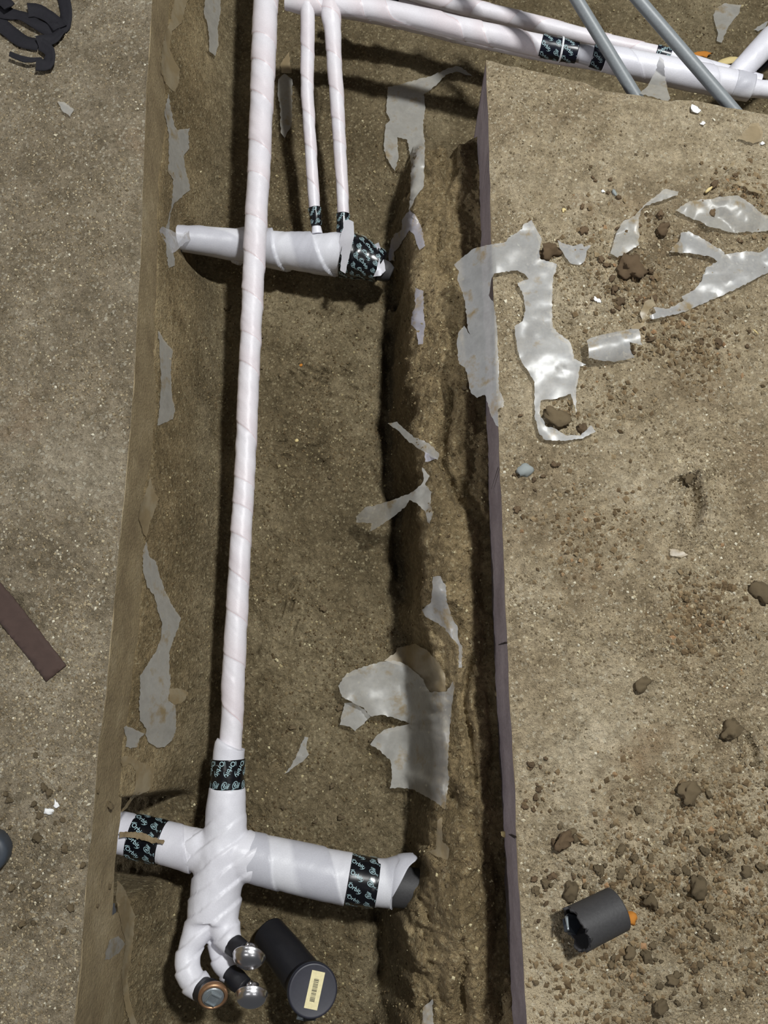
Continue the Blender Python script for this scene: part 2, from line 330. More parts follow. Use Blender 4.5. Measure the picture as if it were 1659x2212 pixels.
# ------------------------------------------------------------------ object helpers
def link(name, me, parent=None, m=None):
    o = bpy.data.objects.new(name, me); C.objects.link(o)
    if parent is not None: o.parent = parent
    if m is not None:
        me.materials.clear(); me.materials.append(m)
    return o
def tag(o, label, cat=None, group=None, kind=None):
    o['label'] = label
    if cat: o['category'] = cat
    if group: o['group'] = group
    if kind: o['kind'] = kind
    return o
def empty(name, loc=(0, 0, 0)):
    o = bpy.data.objects.new(name, None); o.empty_display_size = .05; C.objects.link(o); o.location = loc; bpy.context.view_layer.update(); return o
def adopt(o, parent):
    o.parent = parent; o.matrix_parent_inverse = Matrix.Translation(-Vector(parent.location)); return o
def mesh(name, verts, faces, smooth=True, uvs=None):
    me = bpy.data.meshes.new(name); verts = np.asarray(verts, np.float32)
    faces = [np.asarray(f, np.int32) for f in (faces if isinstance(faces, (list, tuple)) else [faces]) if len(f)]
    me.vertices.add(len(verts)); me.vertices.foreach_set('co', verts.ravel())
    nl = sum(f.size for f in faces); npoly = sum(len(f) for f in faces)
    me.loops.add(nl); me.polygons.add(npoly)
    vi = np.concatenate([f.ravel() for f in faces]); st = []; b = 0
    for f in faces: st.append(np.arange(len(f))*f.shape[1]+b); b += f.size
    me.loops.foreach_set('vertex_index', vi); me.polygons.foreach_set('loop_start', np.concatenate(st).astype(np.int32))
    me.polygons.foreach_set('use_smooth', np.full(npoly, smooth))
    if uvs is not None:
        l = me.uv_layers.new(name='UVMap'); l.data.foreach_set('uv', np.asarray(uvs, np.float32)[vi].ravel())
    me.update(calc_edges=True); me.validate(); return me
def grid_faces(nr, nc, close=False):
    i = np.arange(nr-1)[:, None]; j = np.arange(nc if close else nc-1)[None, :]; j2 = (j+1) % nc
    return np.stack([i*nc+j, i*nc+j2, (i+1)*nc+j2, (i+1)*nc+j], -1).reshape(-1, 4)

# ------------------------------------------------------------------ ground: trench soil
xs = np.r_[np.arange(-.74, .36, .003), np.arange(.36, 1.75, .008)]
ys = np.r_[np.arange(-.68, 1.72, .003), np.arange(1.72, 2.6, .012)]
X, Y = np.meshgrid(xs, ys); Z = terr(X.ravel(), Y.ravel()).reshape(X.shape)
F = grid_faces(len(ys), len(xs)); cx = X.ravel()[F].mean(1); cy = Y.ravel()[F].mean(1)
keep = (cx > XL(cy)-np.where(notch(cy) > 0, .12, .03)) & ~((cx > XR(cy)+.03) & (cy < YF(cx)-.03))
V = np.stack([X.ravel(), Y.ravel(), Z.ravel()], 1); F = F[keep]
used = np.zeros(len(V), bool); used[F.ravel()] = True; idx = np.cumsum(used)-1
floor = link('floor', mesh('floor', V[used], idx[F]), None, M['soil'])
tag(floor, 'brown soil floor and crumbling earth bank of the open trench', kind='structure')

# ------------------------------------------------------------------ concrete slabs
def slab(name, top, rows, wall_depth, mats, label):
    """top: array (nr, nc, 3), column 0 is the cut edge; rows flagged for far edge"""
    nr, nc = top.shape[:2]; verts = [top.reshape(-1, 3)]; faces = [grid_faces(nr, nc)]; mi = [np.zeros(len(faces[0]), int)]
    base = nr*nc
    def skirt(edge):
        nonlocal base
        n = len(edge); zs = np.r_[0.0, .0025/.3, np.linspace(.04, 1, 30)]; dep = wall_depth(edge[:, 1])
        V = []
        for k, z in enumerate(zs):
            e = edge.copy(); e[:, 2] = -z*dep
            if k >= 1:
                inn = rows(e); rough = .0015*fbm(e[:, 1]+e[:, 0], e[:, 2], 18, 3, 90)
                e[:, :2] += inn*(rough[:, None]-(.0012 if k > 1 else 0.0004))
            V.append(e)
        V = np.concatenate(V); f = grid_faces(len(zs), n)+base
        verts.append(V); faces.append(f)
        m = np.full(len(f), 1); m[:2*(n-1)] = 2; mi.append(m); base += len(V)
    skirt(top[:, 0].copy())
    if name == 'far': pass
    return verts, faces, mi, skirt
# left slab
yy = np.arange(-.72, 2.6, .0045); ss = np.linspace(0, 1, 150)**1.0*0.60
TX = XL(yy)[:, None]-ss[None, :]; TY = np.repeat(yy[:, None], len(ss), 1)
TZ = rel_left(TX.ravel(), TY.ravel()).reshape(TX.shape)
top = np.stack([TX, TY, TZ], -1)
v, f, mi, _ = slab('left', top, lambda e: np.tile([[1.0, 0.0]], (len(e), 1)), depth_left, None, '')
me = mesh('slab_left', np.concatenate(v), np.concatenate(f)); sl = link('concrete_slab', me)
for k in ('slab_left', 'cut_left', 'edge'): me.materials.append(M[k])
me.polygons.foreach_set('material_index', np.concatenate(mi).astype(np.int32))
tag(sl, 'gritty grey-brown concrete floor slab beside the long wrapped pipe', kind='structure')
# right slab
ty = np.linspace(0, 1, 440); tx = np.linspace(0, 1, 230)
x0 = float(XR(YCORN)); nomx = x0+(1.15-x0)*tx
far = YF(nomx); TY = -.72+(far[None, :]+.72)*ty[:, None]
TX = XR(TY)+(1.15-XR(TY))*tx[None, :]; TZ = rel_right(TX.ravel(), TY.ravel()).reshape(TX.shape)
top = np.stack([TX, TY, TZ], -1)
v, f, mi, sk = slab('right', top, lambda e: np.tile([[-1.0, 0.0]], (len(e), 1)), lambda y: y*0+.30, None, '')
# far edge skirt
edge = top[-1].copy(); n = len(edge); zs = np.r_[0.0, -.004, np.linspace(-.02, -.5, 20)]; Vs = []
for k, z in enumerate(zs):
    e = edge.copy(); e[:, 2] = z; e[:, 1] += .002*fbm(e[:, 0], e[:, 2], 18, 3, 91)*(k > 1); Vs.append(e)
b = sum(len(a) for a in v); ff = grid_faces(len(zs), n)+b; v.append(np.concatenate(Vs)); f.append(ff[:, ::-1])
m_ = np.full(len(ff), 1); m_[:n-1] = 2; mi.append(m_)
me = mesh('slab_right', np.concatenate(v), np.concatenate(f)); sr = link('concrete_slab', me)
for k in ('slab_right', 'cut_right', 'edge'): me.materials.append(M[k])
me.polygons.foreach_set('material_index', np.concatenate(mi).astype(np.int32))
tag(sr, 'dirt-strewn tan concrete floor slab with sawn corner and purplish cut face', kind='structure')

# short dark saw cuts down the purplish face
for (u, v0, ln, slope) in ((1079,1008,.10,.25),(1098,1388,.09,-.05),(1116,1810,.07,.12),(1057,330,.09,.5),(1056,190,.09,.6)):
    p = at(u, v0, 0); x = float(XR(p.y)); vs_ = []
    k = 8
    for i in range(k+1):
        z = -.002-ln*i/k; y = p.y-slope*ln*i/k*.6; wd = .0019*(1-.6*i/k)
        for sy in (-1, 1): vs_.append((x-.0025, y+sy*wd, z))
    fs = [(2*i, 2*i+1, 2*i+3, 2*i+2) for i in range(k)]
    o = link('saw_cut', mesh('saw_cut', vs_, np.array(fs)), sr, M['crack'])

# ------------------------------------------------------------------ tubes
def resample(pts, rad, step):
    P = np.array([tuple(p) for p in pts], float); R = np.array(rad, float); n = len(P)
    out = []; ro = []
    for i in range(n-1):                              # Catmull-Rom
        p0 = P[max(i-1, 0)]; p1 = P[i]; p2 = P[i+1]; p3 = P[min(i+2, n-1)]
        k = max(1, int(np.linalg.norm(p2-p1)/step))
        for j in range(k):
            t = j/k; out.append(.5*((2*p1)+(p2-p0)*t+(2*p0-5*p1+4*p2-p3)*t*t+(3*p1-p0-3*p2+p3)*t**3)); s = t*t*(3-2*t); ro.append(R[i]*(1-s)+R[i+1]*s)
    out.append(P[-1]); ro.append(R[-1]); return np.array(out), np.array(ro)
def frames(P):
    T = np.gradient(P, axis=0); T /= np.linalg.norm(T, axis=1)[:, None]
    n = np.cross(T[0], [0, 0, 1.0]); n = n/np.linalg.norm(n); Ns = []
    for t in T: n = n-t*np.dot(n, t); n = n/np.linalg.norm(n); Ns.append(n.copy())
    Ns = np.array(Ns); return T, Ns, np.cross(Ns, T)
def tube(name, pts, rad, m, parent=None, seg=40, step=.004, pitch=0, seam=.0, hand=1, caps=True, wob=0, seed=0, wall=0, rim=0, flat=0):
    P, R = resample(pts, rad, step); T, A, B = frames(P)
    S = np.r_[0, np.cumsum(np.linalg.norm(np.diff(P, axis=0), axis=1))]
    th = np.linspace(0, 2*np.pi, seg, endpoint=False)
    ph = np.zeros((len(P), seg))
    rr = np.repeat(R[:, None], seg, 1)
    if pitch:
        # wandering spiral of the wrapped sheet
        ph = S[:, None]/pitch+hand*th[None, :]/(2*np.pi)+.75*fbm(S[:, None]*9+th[None, :]*0, seed*3.3+th[None, :]*0, 1.0, 2, 120+seed)
        rr = rr*(1+seam*((ph % 1.0)-.5))
    if wob:
        rr = rr*(1+wob*fbm(S[:, None]*40+np.cos(th)[None, :]*.9, np.sin(th)[None, :]*.9+seed, 1.0, 3, 100+seed))
    V = P[:, None, :]+rr[..., None]*(np.cos(th)[None, :, None]*A[:, None, :]+np.sin(th)[None, :, None]*B[:, None, :])
    if rim:
        pass
        if callable(rim): V += (T[:, None, :]*rim(th)[None, :, None])*((S/S[-1])**1.5)[:, None, None]
        else: V[-1] += T[-1]*(0 if callable(rim) else rim*fbm(np.cos(th)*2.5, np.sin(th)*2.5, 1.2, 3, 140+seed))[:, None]
    verts = V.reshape(-1, 3); nr = len(P); fs = [grid_faces(nr, seg, True)]
    uv = np.stack([ph.ravel(), np.tile(th, nr)], 1)
    if wall:
        k = np.clip((R-wall)/R, .05, 1)[:, None, None]; Vi = P[:, None, :]+(V-P[:, None, :])*k
        b0 = len(verts); verts = np.r_[verts, Vi.reshape(-1, 3)]; uv = np.r_[uv, uv]
        fs.append(grid_faces(nr, seg, True)[:, ::-1]+b0)
        j = np.arange(seg); j2 = (j+1) % seg; a = (nr-1)*seg
        fs.append(np.stack([a+j, a+j2, b0+a+j2, b0+a+j], -1)); fs.append(np.stack([j2, j, b0+j, b0+j2], -1))
    elif caps:
        for row, rev in ((0, 1), (nr-1, 0)):
            c = len(verts); verts = np.r_[verts, P[row][None]]; uv = np.r_[uv, [[.2, 0]]]; j = np.arange(seg); a = row*seg; q = (j+1) % seg
            fs.append(np.stack([a+q, a+j, np.full(seg, c)], -1) if rev else np.stack([a+j, a+q, np.full(seg, c)], -1))
    me = mesh(name, verts, fs, True, uv)
    o = link(name, me, None, m)
    if parent is not None: adopt(o, parent)
    o['_'] = 0; del o['_']
    return o
def pp(lst):
    """(u, v, z, width px) -> points and radii"""
    P = [at(u, v, z) for u, v, z, _ in lst]; return P, [pxr(wd, p) for (_, _, _, wd), p in zip(lst, P)]
def ptube(name, lst, m, parent=None, **k): P, R = pp(lst); return tube(name, P, R, m, parent, **k)

# ------------------------------------------------------------------ printed tape
def text_mesh(body, size):
    cu = bpy.data.curves.new('t', 'FONT'); cu.body = body; cu.size = size; cu.align_x = 'CENTER'; cu.align_y = 'CENTER'; cu.resolution_u = 2; cu.offset = size*.012
    o = bpy.data.objects.new('t', cu); C.objects.link(o); dg = bpy.context.evaluated_depsgraph_get(); dg.update()
    me = bpy.data.meshes.new_from_object(o.evaluated_get(dg)); v = np.array([tuple(x.co)[:2] for x in me.vertices]); f = [tuple(p.vertices) for p in me.polygons]
    bpy.data.objects.remove(o); bpy.data.curves.remove(cu); bpy.data.meshes.remove(me); return v, f
def arc(cx, cy, rx, ry, a0, a1, wd, n=14, taper=True):
    v = []; 
    for i in range(n+1):
        a = a0+(a1-a0)*i/n; k = wd*(math.sin(math.pi*i/n)*.8+.2 if taper else 1)
        v += [(cx+(rx-k)*math.cos(a), cy+(ry-k)*math.sin(a)), (cx+(rx+k)*math.cos(a), cy+(ry+k)*math.sin(a))]
    return np.array(v), [(2*i, 2*i+1, 2*i+3, 2*i+2) for i in range(n)]
def combine(parts):
    V = []; Fs = []; b = 0
    for v, f in parts: V.append(v); Fs += [tuple(i+b for i in q) for q in f]; b += len(v)
    return np.concatenate(V), Fs
def motifs():
    t, f = text_mesh('Orbit', 1.0)
    A = combine([(t, f), arc(-.35, -.02, .95, .62, math.pi*.62, math.pi*1.32, .06), arc(.45, -.02, .85, .60, -math.pi*.42, math.pi*.05, .05)])
    t2, f2 = text_mesh('20MIL', .42); t3, f3 = text_mesh('PVC', .42)
    t2 = t2+np.array([-.15, .62]); t3 = t3+np.array([.95, -.1])
    B = combine([(t2, f2), (t3, f3), arc(0, 0, .62, .40, 0, 2*math.pi, .045, 24, False), (np.array([(-.3,-.3),(-.2,-.3),(.1,.32),(0,.32)]), [(0,1,2,3)]), (np.array([(-.05,-.3),(.05,-.3),(.35,.25),(.25,.25)]), [(0,1,2,3)]), (np.array([(-.4,-.02),(.4,-.02),(.4,.06),(-.4,.06)]), [(0,1,2,3)])])
    return A, B
MOT = motifs()
def tape_print(parent_obj, pts, rad, size=.0105, ang=1.05, step_s=.022, step_t=.017, off=.0006, seed=0):
    """wrap rows of print onto a tape band"""
    P, R = resample(pts, rad, .002); T, A, B = frames(P); S = np.r_[0, np.cumsum(np.linalg.norm(np.diff(P, axis=0), axis=1))]; L = S[-1]
    rm = float(R.mean()); circ = 2*math.pi*rm; nt_ = max(3, int(round(circ/step_t))); vv = []; ff = []; b = 0; r = random.Random(seed)
    rows = int(L/step_s)+2
    for i in range(rows):
        for j in range(nt_):
            mv, mf = MOT[i % 2]; s0 = (i+.5)*step_s+r.uniform(-.001, .001); t0 = (j+.5*(i % 2))*circ/nt_
            a = ang; c, s = math.cos(a), math.sin(a)
            q = mv*size*(1.0 if i % 2 == 0 else .85); sx = s0+q[:, 0]*c-q[:, 1]*s; tt = t0+q[:, 0]*s+q[:, 1]*c
            if sx.max() < 0 or sx.min() > L: continue
            ok = (sx > .0008) & (sx < L-.0008)
            vv.append(np.stack([np.clip(sx, 0, L), tt], 1)); ff += [tuple(k+b for k in f) for f in mf if all(ok[k] for k in f)]; b += len(mv)
    if not ff: return
    st = np.concatenate(vv); th = st[:, 1]/rm
    ip = lambda M_: np.stack([np.interp(st[:, 0], S, M_[:, k]) for k in range(3)], 1)
    r_ = np.interp(st[:, 0], S, R)+off
    V = ip(P)+r_[:, None]*(np.cos(th)[:, None]*ip(A)+np.sin(th)[:, None]*ip(B))
    me = bpy.data.meshes.new('lettering'); me.from_pydata([tuple(x) for x in V], [], ff); me.update()
    o = link('lettering', me, None, M['print']); o.parent = parent_obj; o.matrix_parent_inverse = Matrix.Identity(4)
    o['label'] = 'pale blue maker lettering printed on the black tape'
    return o
def tape(lst, parent, seed=0, m='tape', size=.0105, **k):
    P, R = pp(lst); o = tube('tape_band', P, R, M[m], parent, seg=48, step=.003, seam=.02, pitch=.05, wob=.02, seed=seed)
    o['label'] = 'printed black vinyl tape band'
    tape_print(o, P, [r*1.012+.0004 for r in R], size=size, seed=seed, **k); return o

# ================================================================== THE LONG WRAPPED PIPE
ZC = -.285                                              # axis level of the lower crossing pipe
main = empty('wrapped_drain_pipe', at(480,1860,-.36))
tag(main, 'long straight white foam-wrapped pipe ending in a bundled fitting with chrome caps', 'pipe')
ptube('foam_sleeve', [(583,-170,-.135,56),(577,-60,-.145,55),(572,60,-.155,53),(566,200,-.17,51),(560,350,-.185,49),(551,520,-.205,48),(543,700,-.22,46),(536,850,-.23,45),(530,1000,-.24,45),(521,1150,-.245,46),(513,1300,-.25,48),(505,1450,-.258,50),(501,1560,-.262,48),(497,1632,-.265,49)],
      M['foam_pink'], main, seg=56, step=.0025, pitch=.092, seam=.06, hand=-1, wob=.055, seed=1)
ptube('end_sleeve', [(498,1608,-.264,64),(496,1612,-.264,67),(494,1630,-.265,68),(493,1650,-.266,70)], M['foam'], main, seg=48, pitch=.1, seam=.03, wob=.03, seed=2)
tape([(493,1639,-.266,73),(492,1672,-.267,71),(491,1706,-.268,73)], main, 3, size=.0135, ang=-.45, step_s=.031, step_t=.022)
def fused(name, tubes_, m, parent, vox=.0035, fold=None):
    bm = bmesh.new()
    for lst in tubes_:
        P, R = pp(lst); o = tube('tmp', P, R, m, None, seg=28, step=.006); bm.from_mesh(o.data); d = o.data; bpy.data.objects.remove(o); bpy.data.meshes.remove(d)
    me = bpy.data.meshes.new(name); bm.to_mesh(me); bm.free(); o = link(name, me, None, m)
    r = o.modifiers.new('r', 'REMESH'); r.mode = 'VOXEL'; r.voxel_size = vox; s = o.modifiers.new('s', 'SMOOTH'); s.factor = .5; s.iterations = 5
    dg = bpy.context.evaluated_depsgraph_get(); dg.update(); me2 = bpy.data.meshes.new_from_object(o.evaluated_get(dg))
    o.modifiers.clear(); o.data = me2; bpy.data.meshes.remove(me)
    n = len(me2.vertices); co = np.empty(n*3, np.float32); me2.vertices.foreach_get('co', co); co = co.reshape(-1, 3); no = np.empty(n*3, np.float32); me2.vertices.foreach_get('normal', no); no = no.reshape(-1, 3)
    if fold is not None: co = co+no*fold(co)[:, None]
    me2.vertices.foreach_set('co', co.ravel().astype(np.float32)); me2.polygons.foreach_set('use_smooth', np.ones(len(me2.polygons), bool)); me2.update()
    me2.materials.clear(); me2.materials.append(m); adopt(o, parent); return o
def fold_main(co):
    y = co[:, 1]; x = co[:, 0]
    d = (y*0.80-x*0.62)*1.0+.004*fbm(x, y, 22, 2, 200)         # bands climbing to the right
    ph = (d/.030) % 1.0
    low = 1-sm(at(0,1800,ZC).y-.0, at(0,1735,ZC).y, y)
    return (.0042*(ph-.5)*np.where(ph > .93, (1-ph)/.07, 1))*low+.0016*fbm(x, y, 40, 2, 201)
Z1 = ZC+.0
fused('fitting_wrap', [
    [(491,1700,-.268,79),(489,1740,-.270,84),(487,1790,-.274,92),(480,1850,-.276,112),(470,1905,-.276,112),(462,1960,-.274,112),(456,1995,-.27,108)],
    [(445,1975,-.268,80),(424,2020,-.257,62),(408,2056,-.250,52),(405,2090,-.243,54),(413,2114,-.238,58),(428,2130,-.231,58),(438,2140,-.226,54)],
    [(478,1970,-.268,80),(486,2008,-.258,66),(496,2030,-.246,58),(506,2042,-.238,50)],
    [(470,1995,-.285,66),(474,2030,-.285,54),(480,2068,-.277,50),(490,2094,-.264,48),(506,2109,-.25,42)],
    [(395,1828,-.285,74),(430,1836,-.283,92),(480,1842,-.28,100),(530,1850,-.28,104),(560,1856,-.283,98)]], M['foam'], main, fold=fold_main)
# arms of the lower crossing pipe
arm = ptube('pipe_arm', [(150,1774,-.288,84),(232,1792,-.288,84),(300,1808,-.288,86),(360,1822,-.287,88),(424,1838,-.285,92)], M['foam'], main, seg=56, step=.003, pitch=.16, seam=.05, wob=.03, seed=4)
tape([(285,1805,-.288,90),(318,1812,-.288,91),(352,1820,-.287,92)], main, 5, size=.0130, ang=-.55, step_s=.031, step_t=.023)
ptube('pipe_arm', [(530,1848,-.282,100),(570,1858,-.283,104),(640,1874,-.285,106),(700,1888,-.286,106),(752,1898,-.287,106)], M['foam_grey'], main, seg=64, step=.0025, pitch=.105, seam=.05, hand=1, wob=.015, seed=6)
tape([(752,1898,-.287,101),(784,1903,-.288,100),(815,1908,-.289,100)], main, 7, size=.0115, ang=-.4, step_s=.028, step_t=.022)
ptube('foam_collar', [(812,1906,-.289,97),(836,1907,-.289,98),(862,1902,-.288,100),(872,1899,-.287,102),(884,1898,-.287,102)], M['foam_grey'], main, seg=56, step=.003, pitch=.2, seam=.03, rim=lambda t: -.030*np.cos(t)+.012*np.exp(-((t-2.6)/.25)**2)-.02, seed=8, caps=False, wall=.002)
o = ptube('bare_pipe', [(815,1910,-.292,84),(860,1915,-.294,84),(897,1920,-.296,84),(905,1921,-.297,82)], M['abs'], main, seg=48, step=.004, wob=.02, seed=9); o['label'] = 'bare dark grey plastic pipe end'
# stub outs: taped collars, a square plug and two domed caps
def lathe(profile, axis_p, axis_d, m, name, parent, seg=48):
    d = Vector(axis_d).normalized(); q = d.to_track_quat('Z', 'Y'); th = np.linspace(0, 2*np.pi, seg, endpoint=False)
    V = []; 
    for r, h in profile:
        for t in th: V.append(tuple(Vector(axis_p)+q @ Vector((r*math.cos(t), r*math.sin(t), h))))
    fs = [grid_faces(len(profile), seg, True)]; V = np.array(V)
    for row, rev in ((0, 1), (len(profile)-1, 0)):
        c = len(V); V = np.r_[V, V[row*seg:(row+1)*seg].mean(0)[None]]; j = np.arange(seg); a = row*seg; k = (j+1) % seg
        fs.append(np.stack([a+k, a+j, np.full(seg, c)], -1) if rev else np.stack([a+j, a+k, np.full(seg, c)], -1))
    o = link(name, mesh(name, V, fs), None, m)
    if parent is not None: adopt(o, parent)
    return o
def sub(o, part):
    """make o a sub-part of part (part itself hangs from an Empty)"""
    o.parent = part; o.matrix_parent_inverse = Matrix.Identity(4); return o
c1 = ptube('stub_collar', [(428,2130,-.232,48),(440,2138,-.222,52),(452,2144,-.210,56)], M['black_plastic'], main, seg=40, step=.002, wob=.06, seed=10)
pa = at(460,2148,-.203); ax = Vector((.20, -.42, .90))
ring = lathe([(.012,-.004),(.0245,-.004),(.0262,0),(.0262,.006),(.0225,.0085),(.0205,.0080),(.0200,.003),(.002,.003)], pa, ax, M['copper'], 'copper_ring', main); sub(ring, c1); ring['label'] = 'tarnished copper ring'
def square_plug(p, d, size, h, spin, m, name):
    q = Vector(d).normalized().to_track_quat('Z', 'Y') @ Matrix.Rotation(spin, 3, 'Z').to_quaternion(); V = []
    rings = [(size*1.32, 0), (size*1.32, h*.5), (size, h*.62), (size, h), (size*.86, h), (size*.80, h*.55)]
    for k, (s, z) in enumerate(rings):
        if k < 2:
            for i in range(4): a = math.pi/4+i*math.pi/2; V.append(p+q @ Vector((s*math.cos(a), s*math.sin(a), z)))
        else:
            for i in range(4): a = math.pi/4+i*math.pi/2; V.append(p+q @ Vector((s*1.2*math.cos(a), s*1.2*math.sin(a), z)))
    fs = [grid_faces(len(rings), 4, True), np.array([[20,21,22,23]])]
    return link(name, mesh(name, [tuple(x) for x in V], fs, False), None, m)
disc = lathe([(.004,.004),(.0195,.004),(.0195,.0075),(.017,.009),(.002,.009)], pa, ax, M['steel'], 'plug_disc', main); sub(disc, c1); disc['label'] = 'pale steel screw plug'
pl = square_plug(pa+ax.normalized()*.0085, ax, .0118, .006, .5, M['steel'], 'square_socket'); sub(pl, c1); pl['label'] = 'square socket of the plug'
for (lst, cu, cv, cz, axd, sd) in (([(500,2038,-.243,46),(512,2047,-.232,46),(526,2057,-.222,42)], 537, 2070, -.205, (-.06,-.70,.71), 11),
                                   ([(498,2104,-.255,40),(510,2116,-.245,44),(528,2132,-.234,38)], 543, 2154, -.215, (.05,-.72,.69), 12)):
    cc = ptube('stub_collar', lst, M['black_plastic'], main, seg=40, step=.002, wob=.07, seed=sd)
    p = at(cu, cv, cz); d = Vector(axd).normalized(); R_ = pxr(72, p)
    dome = [(R_*.92,-.0022),(R_,-.0012),(R_*1.0,.0),(R_*.96,.0016)]+[(R_*.95*math.cos(a), .0016+.0185*math.sin(a)) for a in np.linspace(.1, 1.5, 12)]
    dm = lathe(dome, p-d*.004, d, M['chrome'], 'chrome_cap', main); sub(dm, cc); dm['label'] = 'polished chrome domed cap'
    st = tube('pin', [p-d*.004+Vector((-.002,.020,-.004)), p+Vector((-.002,.024,.008))], [.0032,.0034], M['chrome'], main, seg=16); sub(st, cc)
    sh = tube('shank', [p-d*.003, p-d*.022], [.012,.012], M['chrome'], main, seg=24); sub(sh, cc)

# ================================================================== UPPER CROSSING PIPE
ZU = -.300
up = empty('wrapped_drain_pipe', at(560,540,-.345))
tag(up, 'short grey-white wrapped pipe crossing beneath the long pipe, black tape end', 'pipe')
ptube('pipe_body', [(340,508,-.238,50),(374,512,-.250,52),(400,516,-.262,56),(440,520,-.274,61),(500,528,-.289,67),(560,535,-.298,72)], M['foam_grey'], up, seg=56, step=.003, pitch=.30, seam=.03, wob=.02, seed=21)
ptube('pipe_body', [(505,530,-.306,72),(540,533,-.304,78),(600,540,-.300,82),(660,546,-.298,84),(720,548,-.296,88),(748,550,-.295,90)], M['foam_grey'], up, seg=64, step=.0025, pitch=.085, seam=.16, hand=1, wob=.05, seed=22)
tape([(742,549,-.295,96),(770,556,-.296,92),(800,567,-.298,76),(824,577,-.300,66)], up, 23, size=.0105, ang=-.6, step_s=.024, step_t=.021)
o = ptube('bare_pipe', [(815,580,-.306,50),(832,586,-.308,44),(846,592,-.310,30)], M['abs'], up, seg=36, step=.003, seed=24); o['label'] = 'bare dark grey plastic pipe end'
o = ptube('open_end', [(394,536,-.268,26),(376,533,-.264,26)], M['black_plastic'], up, seg=30, step=.003, wall=.002, caps=False, seed=25)

# ------------------------------------------------------------------ film and foam sheets traced on the ground
def inside(poly, pts):
    x, y = pts[:, 0], pts[:, 1]; r = np.zeros(len(pts), bool); n = len(poly)
    for i in range(n):
        x0, y0 = poly[i]; x1, y1 = poly[(i+1) % n]
        c = ((y0 > y) != (y1 > y)) & (x < (x1-x0)*(y-y0)/(y1-y0+1e-12)+x0); r ^= c
    return r
def sheet_pts(poly, seed, jag=1.3, stp=7.0):
    r = random.Random(seed); out = []; n = len(poly)
    for i in range(n):
        a, b = poly[i], poly[(i+1) % n]; L = math.hypot(b[0]-a[0], b[1]-a[1]); k = max(1, int(L/4.5))
        for j in range(k):
            t = j/k; jj = jag if j else 0
            out.append((a[0]+(b[0]-a[0])*t+r.uniform(-jj, jj), a[1]+(b[1]-a[1])*t+r.uniform(-jj, jj)))
    bd = np.array(out); lo = bd.min(0); hi = bd.max(0)
    gx, gy = np.meshgrid(np.arange(lo[0], hi[0], stp), np.arange(lo[1], hi[1], stp)); g = np.stack([gx.ravel(), gy.ravel()], 1)+nprng.uniform(-1.5, 1.5, (gx.size, 2))
    g = g[inside(out, g)]
    if len(g):
        d = np.min(np.hypot(g[:, None, 0]-bd[None, :, 0], g[:, None, 1]-bd[None, :, 1]), 1); g = g[d > 3.0]
    return bd, g
def sheet(name, poly, m, seed=0, off=.005, wr=.004, z=None, parent=None, lift=None, jag=1.3, stp=7.0):
    bd, g = sheet_pts(poly, seed, jag, stp); allp = np.r_[bd, g] if len(g) else bd; nb = len(bd)
    vo, _, fo, ov, _, _ = geometry.delaunay_2d_cdt([Vector(p) for p in allp], [], [list(range(nb))], 1, 1e-5)
    uv = np.array([tuple(p) for p in vo])
    if z is None: P = hits(uv, off)
    else:
        zz = np.array([z(a, b) for a, b in uv]); P = np.array([tuple(at(a, b, c)) for (a, b), c in zip(uv, zz)])
    P[:, 2] += wr*(np.abs(fbm(P[:, 0], P[:, 1], 13, 2, 300+seed))*1.7)+wr*.8*np.clip(fbm(P[:, 0]*.6+P[:, 1]*.4, P[:, 1]-P[:, 0]*.3, 34, 2, 330+seed)-.28, 0, 1)
    if lift is not None: P[:, 2] += np.array([lift(a, b) for a, b in uv])
    # slight settling so that wrinkles do not dig into the ground
    g0 = ground(P[:, 0], P[:, 1], True)+.0015; up_ = (P[:, 2] < g0) & (g0-P[:, 2] < .03); P[up_, 2] = g0[up_]
    fs = [np.array([tuple(f) for f in fo if len(f) == 3])]
    me = mesh(name, P, fs, True); o = link(name, me, None, m)
    if parent is not None: adopt(o, parent)
    return o
def scrap(label, poly, m, seed, group=None, name='plastic_scrap', cat='plastic scrap', **k):
    o = sheet(name, poly, M[m], seed, **k); tag(o, label, cat, group); return o
def cr(x0, y0, s, pts): return [(x0+a/s, y0+b/s) for a, b in pts]
c1_ = lambda p: cr(0, 0, 2.9625, p)
c2_ = lambda p: cr(500, 0, 2.9625, p)
c3_ = lambda p: cr(1060, 0, 2.77, p)
c4_ = lambda p: cr(340, 420, 2.9625, p)
c5_ = lambda p: cr(780, 420, 2.9625, p)
c6_ = lambda p: cr(1240, 360, 3.687, p)
d1_ = lambda p: cr(0, 900, 2.9625, p)
d2_ = lambda p: cr(560, 980, 2.9625, p)
d4_ = lambda p: cr(200, 1400, 4.608, p)
d5_ = lambda p: cr(560, 1360, 2.9625, p)
d7_ = lambda p: cr(0, 1600, 2.9625, p)
d8_ = lambda p: cr(560, 1760, 2.765, p)
sm_ = sheet('soil_smear', cr(240,1560,4.608,[(80,1100),(200,1090),(330,1105),(420,1150),(530,1170),(520,1215),(430,1205),(330,1175),(220,1150),(80,1150)]), M['clod'], 404, z=lambda a, b: -.2395-.00000*(a), wr=.002, parent=main, jag=2.2, stp=5.0); sm_['label'] = 'brown soil smeared over the taped arm'
